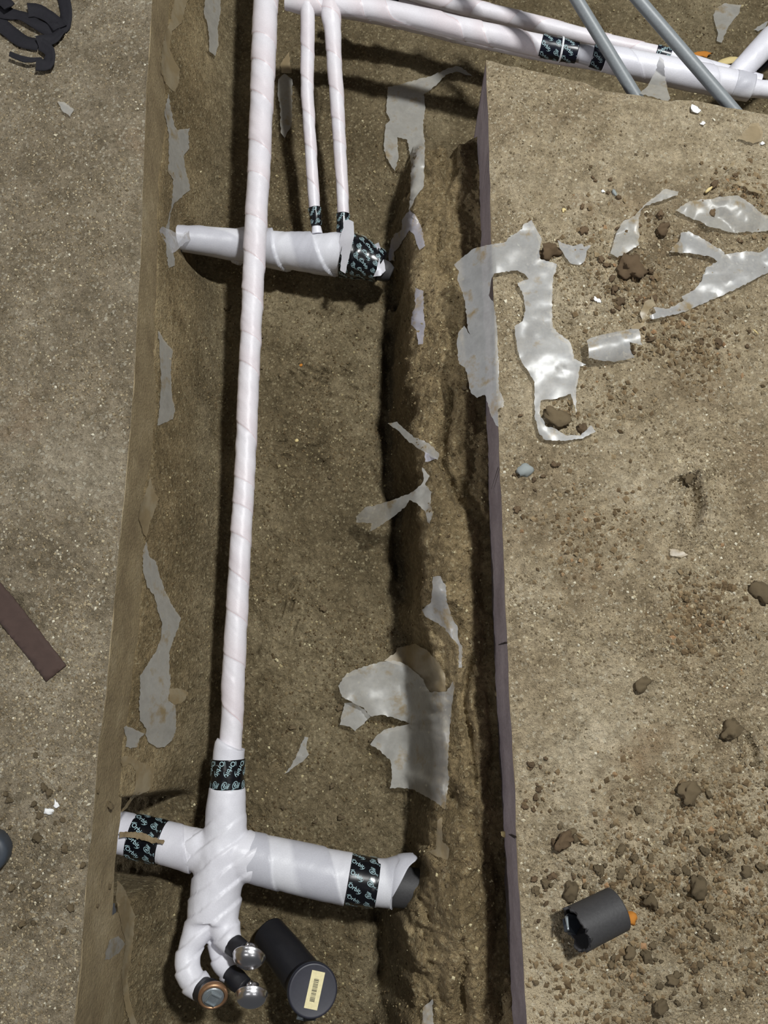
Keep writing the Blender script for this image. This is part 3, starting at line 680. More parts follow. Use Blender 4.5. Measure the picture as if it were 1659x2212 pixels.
# foam flaps of the upper crossing pipe
def over(zc): return lambda a, b: zc
o = sheet('foam_flap', [(741,478),(752,474),(764,480),(765,512),(757,545),(746,592),(735,585),(738,552),(728,535),(736,508),(742,492)], M['foam'], 401, jag=.5, wr=.002, z=lambda a, b: -.236+.0009*(a-745)-.00022*abs(b-520), parent=up)
o = sheet('foam_flap', [(806,530),(818,524),(828,556),(833,585),(822,596),(806,598),(814,582),(818,560),(802,534)], M['foam'], 402, jag=.5, wr=.002, z=lambda a, b: -.262+.0012*(a-815)*(-1 if a > 822 else 1), parent=up)
o = sheet('film_sleeve', [(358,495),(372,500),(386,508),(410,498),(412,518),(398,528),(384,540),(372,548),(360,530),(352,515)], M['clear'], 403, z=lambda a, b: -.222+(400-a)*.0016, parent=up)

# big torn sheet on the slab that hangs over the cut edge
scrap('largest torn white plastic sheet on the tan slab, hanging over its cut edge', c5_([(595,450),(640,410),(720,350),(830,325),(915,315),(960,265),(1030,225),(1035,200),(1090,165),(1120,220),(1155,290),(1140,360),(1140,420),(1180,435),(1250,450),(1245,500),(1230,520),(1225,600),(1220,800),(1225,850),(1270,900),(1330,940),(1355,1000),(1360,1050),(1440,1090),(1400,1100),(1385,1190),(1375,1260),(1375,1400),(1355,1330),(1340,1280),(1240,1310),(1150,1320),(1140,1400),(1180,1490),(1240,1500),(1310,1545),(1400,1550),(1470,1480),(1500,1520),(1400,1570),(1290,1580),(1180,1575),(1140,1540),(1110,1430),(1110,1200),(1080,1150),(1030,1080),(1000,1000),(985,910),(980,850),(1030,820),(1050,740),(1040,650),(1000,570),(1070,545),(1040,510),(1000,490),(900,505),(850,515),(830,560),(815,650),(850,700),(865,800),(870,900),(880,1100),(880,1250),(910,1330),(905,1370),(875,1380),(880,1490),(860,1480),(820,1400),(790,1290),(740,1310),(700,1270),(680,1180),(665,1120),(625,1090),(610,960),(625,880),(660,840),(700,910),(680,850),(665,700),(640,610),(615,550),(625,490)]),
      'film_white', 1, z=lambda u, v: (.008+float(rel_right(*[np.array([c]) for c in at(u, v, .005)[:2]], False)[0])) if u > np.interp(v, [p[1] for p in RE], [p[0] for p in RE]) else .006-.00075*(np.interp(v, [p[1] for p in RE], [p[0] for p in RE])-u), wr=.006)
scrap('small crumpled white scrap beside the largest torn sheet', c5_([(1250,310),(1280,325),(1340,330),(1415,320),(1425,340),(1470,330),(1440,370),(1430,430),(1400,450),(1340,445),(1300,400),(1265,360)]), 'film_white', 2, wr=.010)
scrap('bent strip of clear plastic folded over a ridge of dirt', c6_([(545,325),(620,270),(700,210),(830,205),(820,240),(700,285),(560,325),(520,370),(500,440),(520,560),(500,600),(510,640),(420,700),(340,740),(285,700),(330,540),(380,460),(470,420),(510,370)]), 'film_grey', 3, wr=.012)
scrap('wide glossy plastic sheet half buried in reddish dirt on the slab', c6_([(845,535),(910,515),(1000,570),(1100,630),(1170,660),(1200,700),(1260,700),(1480,690),(1545,640),(1620,600),(1640,820),(1545,850),(1450,900),(1300,980),(1100,1060),(900,1150),(700,1215),(610,1230),(590,1200),(640,1180),(620,1140),(760,1130),(870,1070),(850,1040),(960,980),(1010,920),(1040,820),(1130,770),(1080,740),(980,715),(860,690),(750,695),(800,630),(840,580)]), 'film_white', 4, wr=.010)
scrap('dull dust-covered plastic sheet above the wide glossy sheet', c6_([(790,370),(900,300),(1010,260),(1120,260),(1300,250),(1350,290),(1450,350),(1545,400),(1620,420),(1620,520),(1545,520),(1400,525),(1200,530),(1150,510),(1050,500),(980,440),(900,410)]), 'film_grey', 5, wr=.013)
scrap('thin curled edge of plastic poking out of reddish soil', c6_([(1265,150),(1310,120),(1360,135),(1480,210),(1500,230),(1380,200),(1360,160)]), 'film_dusty', 6, wr=.008)
scrap('tiny dusty plastic shred beside the rolled foam piece', c6_([(450,1280),(500,1245),(580,1255),(500,1310),(455,1310)]), 'film_dusty', 7)
scrap('torn plastic tip at the end of the wide glossy sheet', c6_([(520,1180),(560,1080),(610,1060),(620,1020),(650,1110),(600,1140),(560,1220),(540,1240)]), 'film_dusty', 8)
a0, a1 = np.array(c6_([(90,1490)])[0]), np.array(c6_([(480,1420)])[0]); nn = (a1-a0)/np.linalg.norm(a1-a0)
def roll_lift(u, v):
    d = abs((u-a0[0])*nn[1]-(v-a0[1])*nn[0])/34.0; return .022*math.sqrt(max(0, 1-min(d, 1)**2))
scrap('off-white foam sleeve piece, half-round and dusty, lying on the slab', c6_([(80,1420),(130,1390),(250,1350),(430,1315),(440,1310),(495,1330),(500,1440),(520,1465),(415,1440),(420,1490),(440,1520),(470,1540),(300,1570),(180,1570),(95,1560)]), 'film_white', 9, name='foam_scrap', cat='foam scrap', lift=roll_lift, wr=.002, stp=5.0, jag=.8)
scrap('pale grey plastic flake near two bright white chips at the slab far rim', c3_([(1480,830),(1560,740),(1600,735),(1630,790),(1620,840),(1570,860)]), 'film_dusty', 10)
scrap('narrow sliver of dusty plastic beside crumbly red soil', c3_([(1405,1025),(1440,970),(1480,950),(1450,1000)]), 'film_dusty', 11)
scrap('clear pointed plastic flap standing against the white pipes behind the slab', c3_([(890,560),(940,515),(985,430),(1010,340),(1035,360),(1040,440),(1055,520),(1075,590),(1060,605)]), 'film_grey', 12, z=lambda u, v: -.01-.0008*(215-v) if v > 160 else -.05, wr=.003)
scrap('ragged grey plastic sheet on the far earth bank', c3_([(1330,90),(1350,50),(1400,20),(1500,30),(1480,90),(1430,150),(1400,210),(1380,260),(1350,250),(1360,200),(1340,150)]), 'film_grey', 13)
scrap('small pale plastic shred on the far earth bank', c3_([(1570,180),(1620,150),(1659,130),(1640,170),(1600,190)]), 'film_white', 14)
# left bank
scrap('dusty plastic strip with a shiny bubble on the left bank', c1_([(1105,40),(1130,-20),(1220,-20),(1190,50),(1165,150),(1100,200),(1085,300),(1105,370),(1155,450),(1145,530),(1120,590),(1060,540),(1030,450),(1035,330),(1060,220),(1095,120)]), 'film_dusty', 20)
scrap('grey plastic strip widening above the upper crossing pipe', c1_([(1080,600),(1095,700),(1115,800),(1140,840),(1215,820),(1205,860),(1215,960),(1180,1000),(1190,1100),(1220,1215),(1150,1270),(1110,1310),(1090,1370),(1085,1470),(1100,1500),(1140,1540),(1110,1600),(1120,1659),(1120,1700),(1080,1720),(1065,1600),(1060,1480),(1100,1300),(1110,1150),(1075,1100),(1085,1000),(1080,850),(1055,730)]), 'film_grey', 21)
scrap('long grey plastic tongue beside the long pipe shadow', c1_([(1320,-20),(1410,-20),(1412,80),(1395,200),(1400,290),(1375,360),(1340,330),(1335,220),(1325,140),(1305,90)]), 'film_grey', 22, off=.02)
scrap('pale plastic strip on the bank just below the upper crossing pipe', c4_([(10,880),(70,970),(100,1000),(90,1100),(90,1250),(115,1390),(100,1440),(0,1480),(10,1400),(25,1250),(20,1050)]), 'film_grey', 23, off=.008)
scrap('narrow crinkled clear strip against the left slab face', d1_([(965,380),(990,490),(1020,525),(990,600),(960,680),(940,780),(915,740),(890,640),(900,560),(930,500)]), 'film_dusty', 24)
scrap('longest grey plastic strip on the left bank with rounded lower end', d1_([(935,800),(960,900),(1000,930),(1020,1010),(1060,1120),(1110,1220),(1160,1290),(1140,1360),(1110,1430),(1085,1500),(1085,1650),(1090,1780)])+d4_([(775,250),(765,400),(760,520),(830,570),(835,620),(835,800),(790,920),(720,985),(640,990),(560,940),(525,860),(535,800),(470,720),(470,550),(480,400),(470,280),(530,190),(600,70),(640,20)])+d1_([(1000,1500),(1030,1420),(1040,1330),(1010,1240),(990,1150),(940,1080),(915,980),(915,860)]), 'film_grey', 25, off=.012)
scrap('greenish clear flap tucked behind the longest grey strip', d4_([(770,400),(880,405),(955,440),(930,500),(880,555),(820,565),(760,520)]), 'film_dusty', 26)
scrap('small bright plastic scrap beside the rounded strip end', d4_([(315,790),(340,770),(440,820),(520,850),(470,900),(450,980),(380,1000),(330,980),(345,910)]), 'film_grey', 27, off=.010)
scrap('faint curved clear film above the lower crossing pipe', d4_([(280,1090),(330,1070),(440,1110),(560,1170),(635,1215),(605,1240),(610,1330),(560,1420),(430,1470),(380,1530),(345,1590),(280,1640),(330,1560),(420,1420),(430,1300),(430,1220),(380,1150),(300,1180)]), 'film_dusty', 28)
scrap('crumpled pale plastic ball on the left slab face', d7_([(690,1330),(720,1260),(770,1240),(800,1300),(760,1360),(700,1400),(670,1400)]), 'film_grey', 29, wr=.012)
scrap('dusty clear film hanging down the bank below the lower crossing pipe', [(255,1900),(272,1925),(292,1975),(286,2050),(275,2110),(283,2160),(300,2230),(285,2230),(270,2160),(262,2100),(272,2040),(262,1990),(250,1940)], 'film_dusty', 60, off=.006)
# between the pipes
scrap('grey plastic tongue lying between the long pipe and the thin pipes', c2_([(300,510),(340,475),(390,510),(390,690),(385,800),(340,885),(315,850),(315,700),(295,600)]), 'film_grey', 30, off=.02)
scrap('small grey plastic flake above the tongue between the pipes', c2_([(315,410),(370,340),(385,470),(320,470)]), 'film_dusty', 31)
# right bank
scrap('grey plastic sheet with torn fingers over the bank end', c2_([(1000,560),(1100,540),(1270,490),(1380,440),(1450,425),(1500,450),(1540,490),(1440,460),(1370,480),(1310,550),(1230,610),(1240,700),(1225,800),(1240,950),(1235,1050),(1232,1190),(1190,1250),(1150,1330),(1135,1350),(1145,1250),(1150,1050),(1145,1020),(1125,900),(1060,880),(1070,1010),(1045,1100),(1015,1050),(975,970),(985,800),(1015,770),(990,720)]), 'film_grey', 40, off=.010)
scrap('lilac-grey plastic flap on the bank beside the black taped end', c5_([(310,100),(345,130),(390,220),(410,330),(375,360),(360,330),(340,260),(310,230),(270,290),(235,350),(210,370),(215,430),(180,430),(175,380),(190,300),(220,250),(260,230),(260,170)]), 'film_lilac', 41, off=.012)
scrap('lilac-grey plastic patch on the bank crest between two flaps', c5_([(345,600),(400,620),(400,700),(400,760),(410,850),(395,960),(365,965),(355,880),(320,840),(320,790),(345,720)]), 'film_lilac', 42, off=.012)
scrap('straight pale plastic sliver bridging the dark crevice', c5_([(170,1465),(230,1455),(270,1500),(350,1560),(440,1600),(500,1660),(490,1700),(400,1650),(300,1580),(230,1510)]), 'film_grey', 43, z=lambda u, v: -.245+.0009*(u-838))
scrap('crumpled grey plastic bridging the crevice to the trench floor', d2_([(1040,95),(1090,150),(1060,200),(1100,260),(1090,350),(1105,400),(1085,480),(1070,440),(1060,380),(1000,320),(960,300),(940,340),(880,390),(840,420),(770,470),(705,500),(720,450),(620,440),(620,405),(690,345),(780,325),(860,300),(960,260),(1030,210),(1050,180)]), 'film_grey', 44, z=lambda u, v: -.345+.0012*(u-780) if u < 900 else -.2+.0002*(u-900), wr=.012)
scrap('glossy triangular plastic flap with a thin white tail', d2_([(1110,790),(1160,785),(1195,850),(1200,950),(1230,1040),(1270,1110),(1275,1190),(1300,1240),(1295,1370),(1275,1370),(1275,1230),(1230,1180),(1180,1110),(1060,1040),(1040,1000),(1100,950),(1105,880)]), 'film_white', 45, off=.018)
scrap('large grey plastic sheet with torn bay lying in the trench by the bank', d5_([(505,360),(560,280),(680,235),(790,205),(870,200),(950,230),(1040,310),(1090,400),(1200,395),(1240,330),(1250,370),(1230,500),(1215,700),(1205,870),(1215,960),(1200,1060),(1190,1150),(1090,1080),(980,1020),(900,1010),(835,1015),(850,950),(840,840),(770,770),(710,735),(760,670),(800,640),(960,600),(880,570),(780,545),(710,555),(670,500),(600,470),(530,430)]), 'film_grey', 46, off=.035, wr=.006)
scrap('rounded darker plastic flap tucked under the large grey sheet', d5_([(800,200),(870,150),(880,120),(1000,90),(1080,140),(1150,210),(1190,300),(1195,390),(1120,420),(1040,340),(950,250),(870,220)]), 'film_dusty', 47, off=.018)
scrap('small torn plastic scrap below the tip of the large grey sheet', d5_([(545,470),(600,470),(670,510),(710,560),(660,610),(615,650),(580,620),(515,610),(530,540)]), 'film_grey', 48, off=.014)
scrap('thin curved sliver of plastic alone on the trench floor', d5_([(290,685),(315,690),(300,760),(318,800),(270,850),(210,890),(150,935),(200,880),(240,800)]), 'film_grey', 49)
scrap('little dusty plastic tab on the bank above the lower pipe end', d5_([(1140,1220),(1170,1200),(1170,1350),(1215,1400),(1205,1470),(1130,1450),(1085,1420),(1130,1405)]), 'film_dusty', 50, off=.010)
scrap('pale plastic strip standing in the bank crack near the sawn face', d8_([(975,1150),(1035,1100),(1040,1270),(970,1270)]), 'film_grey', 51, off=.012)
scrap('bluish plastic tip just above the crumpled bridging piece', d2_([(1060,-10),(1145,35),(1060,55)]), 'film_lilac', 52, off=.008)
scrap('small pale flake lying by the crescent footprint', cr(1060,900,2.77,[(1070,790),(1120,795),(1180,825),(1140,845),(1075,830)]), 'film_dusty', 53)
scrap('small pale flake alone on the grey-brown slab', c1_([(370,650),(420,660),(475,700),(450,750),(400,710)]), 'film_grey', 54)

# ================================================================== THIN PIPES AND PIPES OF THE CROSSING TRENCH
t1 = empty('thin_wrapped_pipe', at(665,300,-.30)); tag(t1, 'thin white wrapped pipe, the one next to the long pipe', 'pipe')
ptube('foam_sleeve', [(664,10,-.130,32),(665,60,-.145,31),(664,130,-.165,30),(664,200,-.185,28),(670,300,-.215,26),(676,400,-.245,25),(680,455,-.262,24)], M['foam_pink'], t1, seg=36, step=.0025, pitch=.075, seam=.085, hand=-1, wob=.05, seed=31)
tape([(679,449,-.260,27),(682,470,-.267,25),(683,489,-.273,21)], t1, 32, size=.0095, ang=-.6, step_s=.022, step_t=.019)
ptube('pipe_tip', [(683,484,-.272,18),(685,505,-.280,24)], M['foam'], t1, seg=24, step=.003)
t2 = empty('thin_wrapped_pipe', at(730,300,-.30)); tag(t2, 'thin white wrapped pipe, the one farther from the long pipe', 'pipe')
ptube('foam_sleeve', [(712,5,-.130,44),(715,35,-.138,42),(719,70,-.148,37),(722,130,-.163,33),(727,200,-.182,31),(733,300,-.21,28),(739,400,-.24,26),(742,468,-.26,25)], M['foam_pink'], t2, seg=36, step=.0025, pitch=.075, seam=.085, hand=-1, wob=.05, seed=33)
tape([(741,462,-.258,28),(741,485,-.265,27),(738,505,-.272,24)], t2, 34, size=.0095, ang=-.6, step_s=.022, step_t=.019)

A = empty('wrapped_supply_pipe', at(1100,90,-.33)); tag(A, 'front white wrapped pipe of the crossing bundle with taped joint and cable tie', 'pipe')
ptube('foam_sleeve', [(618,2,-.135,36),(660,8,-.135,44),(720,10,-.135,46),(800,18,-.135,44),(900,38,-.135,43),(1000,62,-.135,44),(1090,82,-.135,44),(1176,101,-.135,44)], M['foam_pink'], A, seg=40, step=.003, pitch=.10, seam=.07, hand=1, wob=.02, seed=41)
tape([(1168,99,-.135,45),(1208,107,-.135,44),(1247,114,-.135,42)], A, 42, 'tape_navy', size=.0105, ang=-.5, step_s=.025, step_t=.021)
ptube('grey_joint', [(1243,113,-.136,36),(1284,122,-.137,40)], M['foam_grey'], A, seg=36, pitch=.3, seam=.02)
tape([(1278,120,-.138,44),(1312,127,-.139,50)], A, 43, 'tape_navy', size=.0105, ang=-.5, step_s=.025, step_t=.021)
ptube('foam_sleeve', [(1306,126,-.139,54),(1360,138,-.142,57),(1420,150,-.145,58),(1500,166,-.15,60),(1570,180,-.155,58),(1592,184,-.157,56)], M['foam'], A, seg=44, step=.003, pitch=.13, seam=.04, wob=.02, seed=44)
o = ptube('clear_sleeve', [(1582,182,-.156,58),(1622,190,-.158,54)], M['foam_grey'], A, seg=40, pitch=.4, seam=.02, wob=.06, seed=45)
ptube('foam_sleeve', [(1612,188,-.158,44),(1640,192,-.16,36),(1700,196,-.16,36)], M['foam'], A, seg=40, wob=.08, seed=46)
def cable_tie(u, v, z, wd, parent):
    p = at(u, v, z); q = at(u+8, v+2, z); d = (q-p).normalized()
    R_ = pxr(wd, p); th = np.linspace(0, 2*np.pi, 40, endpoint=False); n = d.cross(Vector((0, 0, 1))).normalized(); b = d.cross(n); V = []
    for r, h in ((R_, -.0022), (R_+.0014, -.0022), (R_+.0014, .0022), (R_, .0022)):
        for t in th: V.append(tuple(p+d*(h+.004*math.cos(t))+(n*math.cos(t)+b*math.sin(t))*r))
    f_ = grid_faces(4, 40, True); j = np.arange(40); f_ = np.r_[f_, np.stack([120+j, 120+(j+1) % 40, (j+1) % 40, j], -1)]
    return adopt(link('cable_tie', mesh('cable_tie', V, f_), None, M['zip']), parent)
cable_tie(1212, 107, -.135, 47, A)
E = empty('wrapped_supply_pipe', at(1000,110,-.34)); tag(E, 'shaded white wrapped pipe lying lowest under the crossing bundle', 'pipe')
ptube('foam_sleeve', [(690,14,-.24,34),(780,26,-.242,36),(900,50,-.244,38),(1000,75,-.246,38),(1100,96,-.248,38),(1200,117,-.25,38),(1300,134,-.25,38),(1400,156,-.25,38),(1500,178,-.255,38)], M['foam_pink'], E, seg=40, step=.004, pitch=.11, seam=.06, wob=.04, seed=51)
B_ = empty('wrapped_supply_pipe', at(1200,50,-.33)); tag(B_, 'rear slender white wrapped pipe of the crossing bundle with one dark tape', 'pipe')
ptube('foam_sleeve', [(860,-26,-.17,32),(940,-2,-.17,33),(1080,32,-.17,34),(1190,60,-.17,33),(1300,88,-.17,32),(1424,116,-.17,30)], M['foam_pink'], B_, seg=36, step=.003, pitch=.09, seam=.07, hand=-1, wob=.02, seed=52)
tape([(1416,114,-.17,32),(1452,123,-.17,30)], B_, 53, 'tape_navy', size=.011, ang=.9, step_s=.02, step_t=.02)
ptube('foam_sleeve', [(1446,122,-.17,32),(1500,138,-.172,32),(1570,158,-.176,32),(1640,178,-.18,32)], M['foam'], B_, seg=36, step=.003, pitch=.12, seam=.05, wob=.04, seed=54)
G = empty('wrapped_supply_pipe', at(900,20,-.33)); tag(G, 'middle white wrapped pipe squeezed between front and rear pipes, small tape near the thin pipes', 'pipe')
ptube('foam_sleeve', [(730,-40,-.205,26),(800,-8,-.205,26),(845,5,-.205,26)], M['foam_pink'], G, seg=32, step=.003, pitch=.09, seam=.06, seed=55)
tape([(832,2,-.205,28),(862,9,-.205,28)], G, 56, 'tape_navy', size=.010, ang=.9, step_s=.02, step_t=.02)
ptube('foam_sleeve', [(856,8,-.205,25),(950,34,-.205,26),(1060,62,-.208,26),(1180,92,-.21,26)], M['foam_pink'], G, seg=32, step=.003, pitch=.09, seam=.06, seed=57)
D = empty('wrapped_riser_pipe', at(1600,165,-.30)); tag(D, 'white wrapped riser pipe branching up from the far end of the bundle', 'pipe')
ptube('foam_sleeve', [(1578,172,-.165,40),(1605,148,-.16,48),(1640,112,-.15,52),(1680,70,-.14,54),(1740,10,-.13,54)], M['foam'], D, seg=40, step=.003, pitch=.14, seam=.07, wob=.04, seed=58)
K = empty('black_taped_pipe', at(1640,140,-.31)); tag(K, 'black taped pipe behind the white riser', 'pipe')
ptube('pipe_body', [(1590,170,-.20,34),(1630,145,-.20,40),(1680,110,-.195,44),(1740,60,-.19,44)], M['tape'], K, seg=36, step=.004, pitch=.05, seam=.05, seed=59)
ptube('white_band', [(1612,158,-.199,36),(1620,152,-.199,37)], M['zip'], K, seg=36)
for (p0, p1, lab, sd) in (((1222,-40,.055),(1376,212,-.035),'grey plastic conduit leaning over the crossing bundle beside its printed tapes',1),((1345,-40,.055),(1600,256,-.035),'grey plastic conduit leaning over the bundle towards the far slab rim',2)):
    q0 = at(*p0); q1 = at(*p1); d = (q1-q0).normalized(); q1 = q1+d*.06
    o = tube('conduit', [q0-d*.25, q0, q1], [.0125]*3, M['conduit'], None, seg=32, step=.02, wall=.002, caps=False); tag(o, lab, 'conduit')

# ================================================================== LOOSE THINGS
# capped black pipe standing in the trench
cp = empty('capped_pipe', at(592,2030,-.385)); tag(cp, 'black capped pipe stub leaning in the trench with a barcode label', 'pipe')
pc = at(676,2140,-.250); pb = at(590,2028,-.375); axc = (pc-pb).normalized(); fdir = (axc*0.30+(Vector((0, 0, CAM_H))-pc).normalized()*.70).normalized()
pe = pc-fdir*.05
o = tube('pipe_body', [pb-axc*.02, pb.lerp(pe, .45), pe, pc-fdir*.012], [.034,.037,.040,.0405], M['black_plastic'], cp, seg=56, wob=.02, seed=61)
rc = pxr(108, pc)
capo = lathe([(rc*.97,-.030),(rc,-.027),(rc,-.004),(rc*.98,-.001),(rc*.95,.0005),(rc*.90,0.0),(rc*.3,0.0),(.001,0.0)], pc, fdir, M['cap_face'], 'cap', cp, 64)
rimo = lathe([(rc*1.004,-.0075),(rc*1.012,-.006),(rc*1.004,-.0045)], pc, fdir, M['gloom'], 'cap_rim', cp, 64); sub(rimo, capo)
qf = fdir.to_track_quat('Z', 'Y')
def onface(pts, h):  # image directions on the cap face
    ex = Vector((1, 0, 0)); ex = (ex-fdir*ex.dot(fdir)).normalized(); ey = fdir.cross(ex)
    return [tuple(pc+ex*a+ey*b+fdir*h) for a, b in pts]
ca, sa = math.cos(-.22), math.sin(-.22)
rot = lambda a, b: (a*ca-b*sa+.003, a*sa+b*ca+.001)
hw, hl = .0125, .031
vl = onface([rot(-hw,-hl), rot(hw,-hl), rot(hw,hl), rot(-hw,hl)], .0008)+onface([rot(-hw,-hl), rot(hw,-hl), rot(hw,hl), rot(-hw,hl)], .0002)
lab = adopt(link('barcode_label', mesh('barcode_label', vl, np.array([[0,1,2,3],[4,5,1,0],[5,6,2,1],[6,7,3,2],[7,4,0,3]]), False), None, M['paper']), cp); lab['label'] = 'cream paper barcode label'
vb = []; fb_ = []; y = -.019; r_ = random.Random(5)
while y < .019:
    t = r_.choice([.0004, .0007, .0011]); k = len(vb); vb += onface([rot(-.0052,y), rot(.0042,y), rot(.0042,y+t), rot(-.0052,y+t)], .0011); fb_.append((k,k+1,k+2,k+3)); y += t+r_.choice([.0004,.0007,.0010])
bars = link('barcode', mesh('barcode', vb, np.array(fb_), False), None, M['ink']); sub(bars, lab)
cpos = at(648,2199,-.275)
o = tube('clamp_screw', [at(641,2196,-.268), at(656,2199,-.268)], [.0045,.0045], M['steel'], cp, seg=16)
o = tube('clamp_band', [at(652,2198,-.272), at(682,2198,-.272)], [.0055,.005], M['abs'], cp, seg=16)

# broken coupling on the right slab
zc_ = .040
co_ = empty('broken_coupling', at(1286,1990,.004)); tag(co_, 'broken black pipe coupling lying on the tan slab by an orange stone', 'coupling')
pA = at(1333,1964,zc_); pB = at(1244,2008,zc_+.020)
tube('sleeve', [pA, pA.lerp(pB, .5), pB], [.0325,.0328,.0335], M['abs'], co_, seg=56, step=.003, wall=.004, caps=False, rim=.014, seed=63)
dd = (pB-pA).normalized(); nn_ = dd.cross(Vector((0,0,1)))
tube('inner_ridge', [pA.lerp(pB, .45), pA.lerp(pB, .55)], [.029,.029], M['black_plastic'], co_, seg=48, step=.003)
v_ = [pB+dd*.004+nn_*.022+Vector((0,0,-.012)), pB+dd*.013+nn_*.016+Vector((0,0,-.018)), pB+dd*.016+nn_*-.004+Vector((0,0,-.026)), pB+dd*.002+nn_*-.016+Vector((0,0,-.028)), pB-dd*.02+nn_*0+Vector((0,0,-.03))]
v2 = [p+Vector((.002,.002,.0035)) for p in v_]; n5 = len(v_)
o = adopt(link('shard', mesh('shard', [tuple(p) for p in v_+v2], [np.array([[0,1,2,3,4][::-1], [5,6,7,8,9]]), np.array([[i,(i+1)%n5,n5+(i+1)%n5,n5+i] for i in range(n5)])], False), None, M['gloom']), co_)
o = tube('pale_splinter', [pB+dd*.006+nn_*.020+Vector((0,0,-.010)), pB+dd*.012+nn_*.004+Vector((0,0,.0))], [.0028,.0016], M['steel'], co_, seg=10)

# black strap tangle
def ribbon(name, px, wpx, m, parent=None, lift=0.0, th=.0016):
    P = hits(px, .004+lift); Pr, _ = resample([Vector(p) for p in P], [1]*len(P), .006); T, A_, B2 = frames(Pr)
    hwid = pxr(wpx, Pr[0]); side = np.cross(T, [0, 0, 1.0]); side /= np.linalg.norm(side, axis=1)[:, None]
    S = np.arange(len(Pr)); tw = .006*np.sin(S*.35+wpx); V = []
    for k, s in ((0, -1), (1, -.35), (2, .35), (3, 1)):
        V.append(Pr+side*hwid*s+np.array([0, 0, 1.0])*(tw*s*.5+.004*np.cos(S*.27+k))[:, None])
    Vt = np.stack(V, 1); g0 = ground(Vt[..., 0].ravel(), Vt[..., 1].ravel(), True).reshape(Vt.shape[:2]); Vt[..., 2] = np.maximum(Vt[..., 2], g0+.002+lift)
    Vb = Vt-np.array([0, 0, th]); n = len(Pr); vv = np.r_[Vt.reshape(-1, 3), Vb.reshape(-1, 3)]; f1 = grid_faces(n, 4); b0 = n*4
    i = np.arange(n-1); e0 = np.stack([i*4, (i+1)*4, b0+(i+1)*4, b0+i*4], -1); e1 = np.stack([i*4+3, b0+i*4+3, b0+(i+1)*4+3, (i+1)*4+3], -1)
    o = link(name, mesh(name, vv, [np.r_[f1, f1[:, ::-1]+b0, e0, e1]]), None, m)
    if parent is not None: adopt(o, parent)
    return o
stp_ = empty('strap_tangle', hit(70,60)); tag(stp_, 'tangled black cloth straps lying on the grey-brown slab', 'strap')
for i, (pl_, wp) in enumerate(((c1_([(-60,100),(0,150),(60,200),(150,265),(250,285)]),22),(c1_([(-60,40),(20,80),(130,100),(230,150),(330,190),(395,175),(425,80),(400,-40)]),19),(c1_([(180,72),(250,72),(330,120),(385,180)]),21),(c1_([(240,275),(330,250),(400,190)]),16),(c1_([(260,285),(318,330),(300,410),(230,415)]),16),(c1_([(60,342),(130,372),(200,382),(265,370)]),6),(c1_([(-40,-30),(30,10),(60,40)]),18))):
    ribbon('strap_loop', pl_, wp*1.45, M['strap'], stp_, lift=.0025*i)
# brown strip
def slabpiece(name, poly, m, thick, seed, off=.002):
    bd, g = sheet_pts(poly, seed, .8, 12); allp = np.r_[bd, g] if len(g) else bd
    vo, _, fo, *_ = geometry.delaunay_2d_cdt([Vector(p) for p in allp], [], [list(range(len(bd)))], 1, 1e-5); uv = np.array([tuple(p) for p in vo])
    P = hits(uv, off+thick); Pb = P-np.array([0, 0, thick]); n = len(P); fs = np.array([tuple(f) for f in fo]); 
    from collections import Counter
    ec = Counter(); 
    for f in fs:
        for a, b in ((f[0], f[1]), (f[1], f[2]), (f[2], f[0])): ec[(a, b)] += 1
    be = [(a, b) for (a, b) in ec if (b, a) not in ec]
    side = np.array([(b, a, n+a, n+b) for a, b in be])
    return link(name, mesh(name, np.r_[P, Pb], [np.r_[fs, fs[:, ::-1]+n], side]), None, m)
tag(slabpiece('brown_strip', [(-60,1190),(0,1258),(40,1305),(142,1437),(100,1472),(60,1420),(0,1346),(-60,1265)], M['brown'], .003, 5), 'dark brown flat strip lying across the grey-brown slab', 'strip')
# round dark end at the rim of the left slab
p = at(-26,1843,.03)
lathe_o = lathe([(.030,-.030),(.0315,-.026),(.0315,.004),(.029,.009),(.022,.0115),(.001,.012)], p, (.15,-.1,1), M['gloom'], 'dark_cap', None); tag(lathe_o, 'dark blue-grey round cap lying on the grey-brown slab', 'cap')

# ------------------------------------------------------------------ clods, stones and chips
def clod_mesh(name, seed, sx=1, sy=1, sz=.7, rough=.30, sub_=2):
    bm = bmesh.new(); bmesh.ops.create_icosphere(bm, subdivisions=sub_, radius=1.0); r = random.Random(seed); ox, oy, oz = [r.uniform(0, 50) for _ in range(3)]
    for vtx in bm.verts:
        c = vtx.co; k = 1+rough*float(fbm(np.array([c.x*1.3+ox+c.z*.9]), np.array([c.y*1.3+oy-c.z*.8]), 1.6, 4, seed)[0])*1.5
        vtx.co = Vector((c.x*k*sx, c.y*k*sy, c.z*k*sz))
    me = bpy.data.meshes.new(name); bm.to_mesh(me); bm.free(); me.polygons.foreach_set('use_smooth', np.ones(len(me.polygons), bool)); return me
CL = [clod_mesh('clod', 500+i, 1, rnd.uniform(.7, 1), rnd.uniform(.5, .75), .55, 3) for i in range(8)]
CLr = [m.copy() for m in CL]
for m in CL: m.materials.append(M['clod'])
for m in CLr: m.materials.append(M['clod_red'])
def put(me, name, u, v, px, sink=.25, rz=None, sc=(1, 1, 1)):
    p = hit(u, v, 0, True); r = pxr(px, p); o = bpy.data.objects.new(name, me); C.objects.link(o)
    o.location = p+Vector((0, 0, r*(.62-sink))); o.scale = (r*sc[0], r*sc[1], r*sc[2]); o.rotation_euler = (0, 0, rnd.uniform(0, 6.28) if rz is None else rz); return o
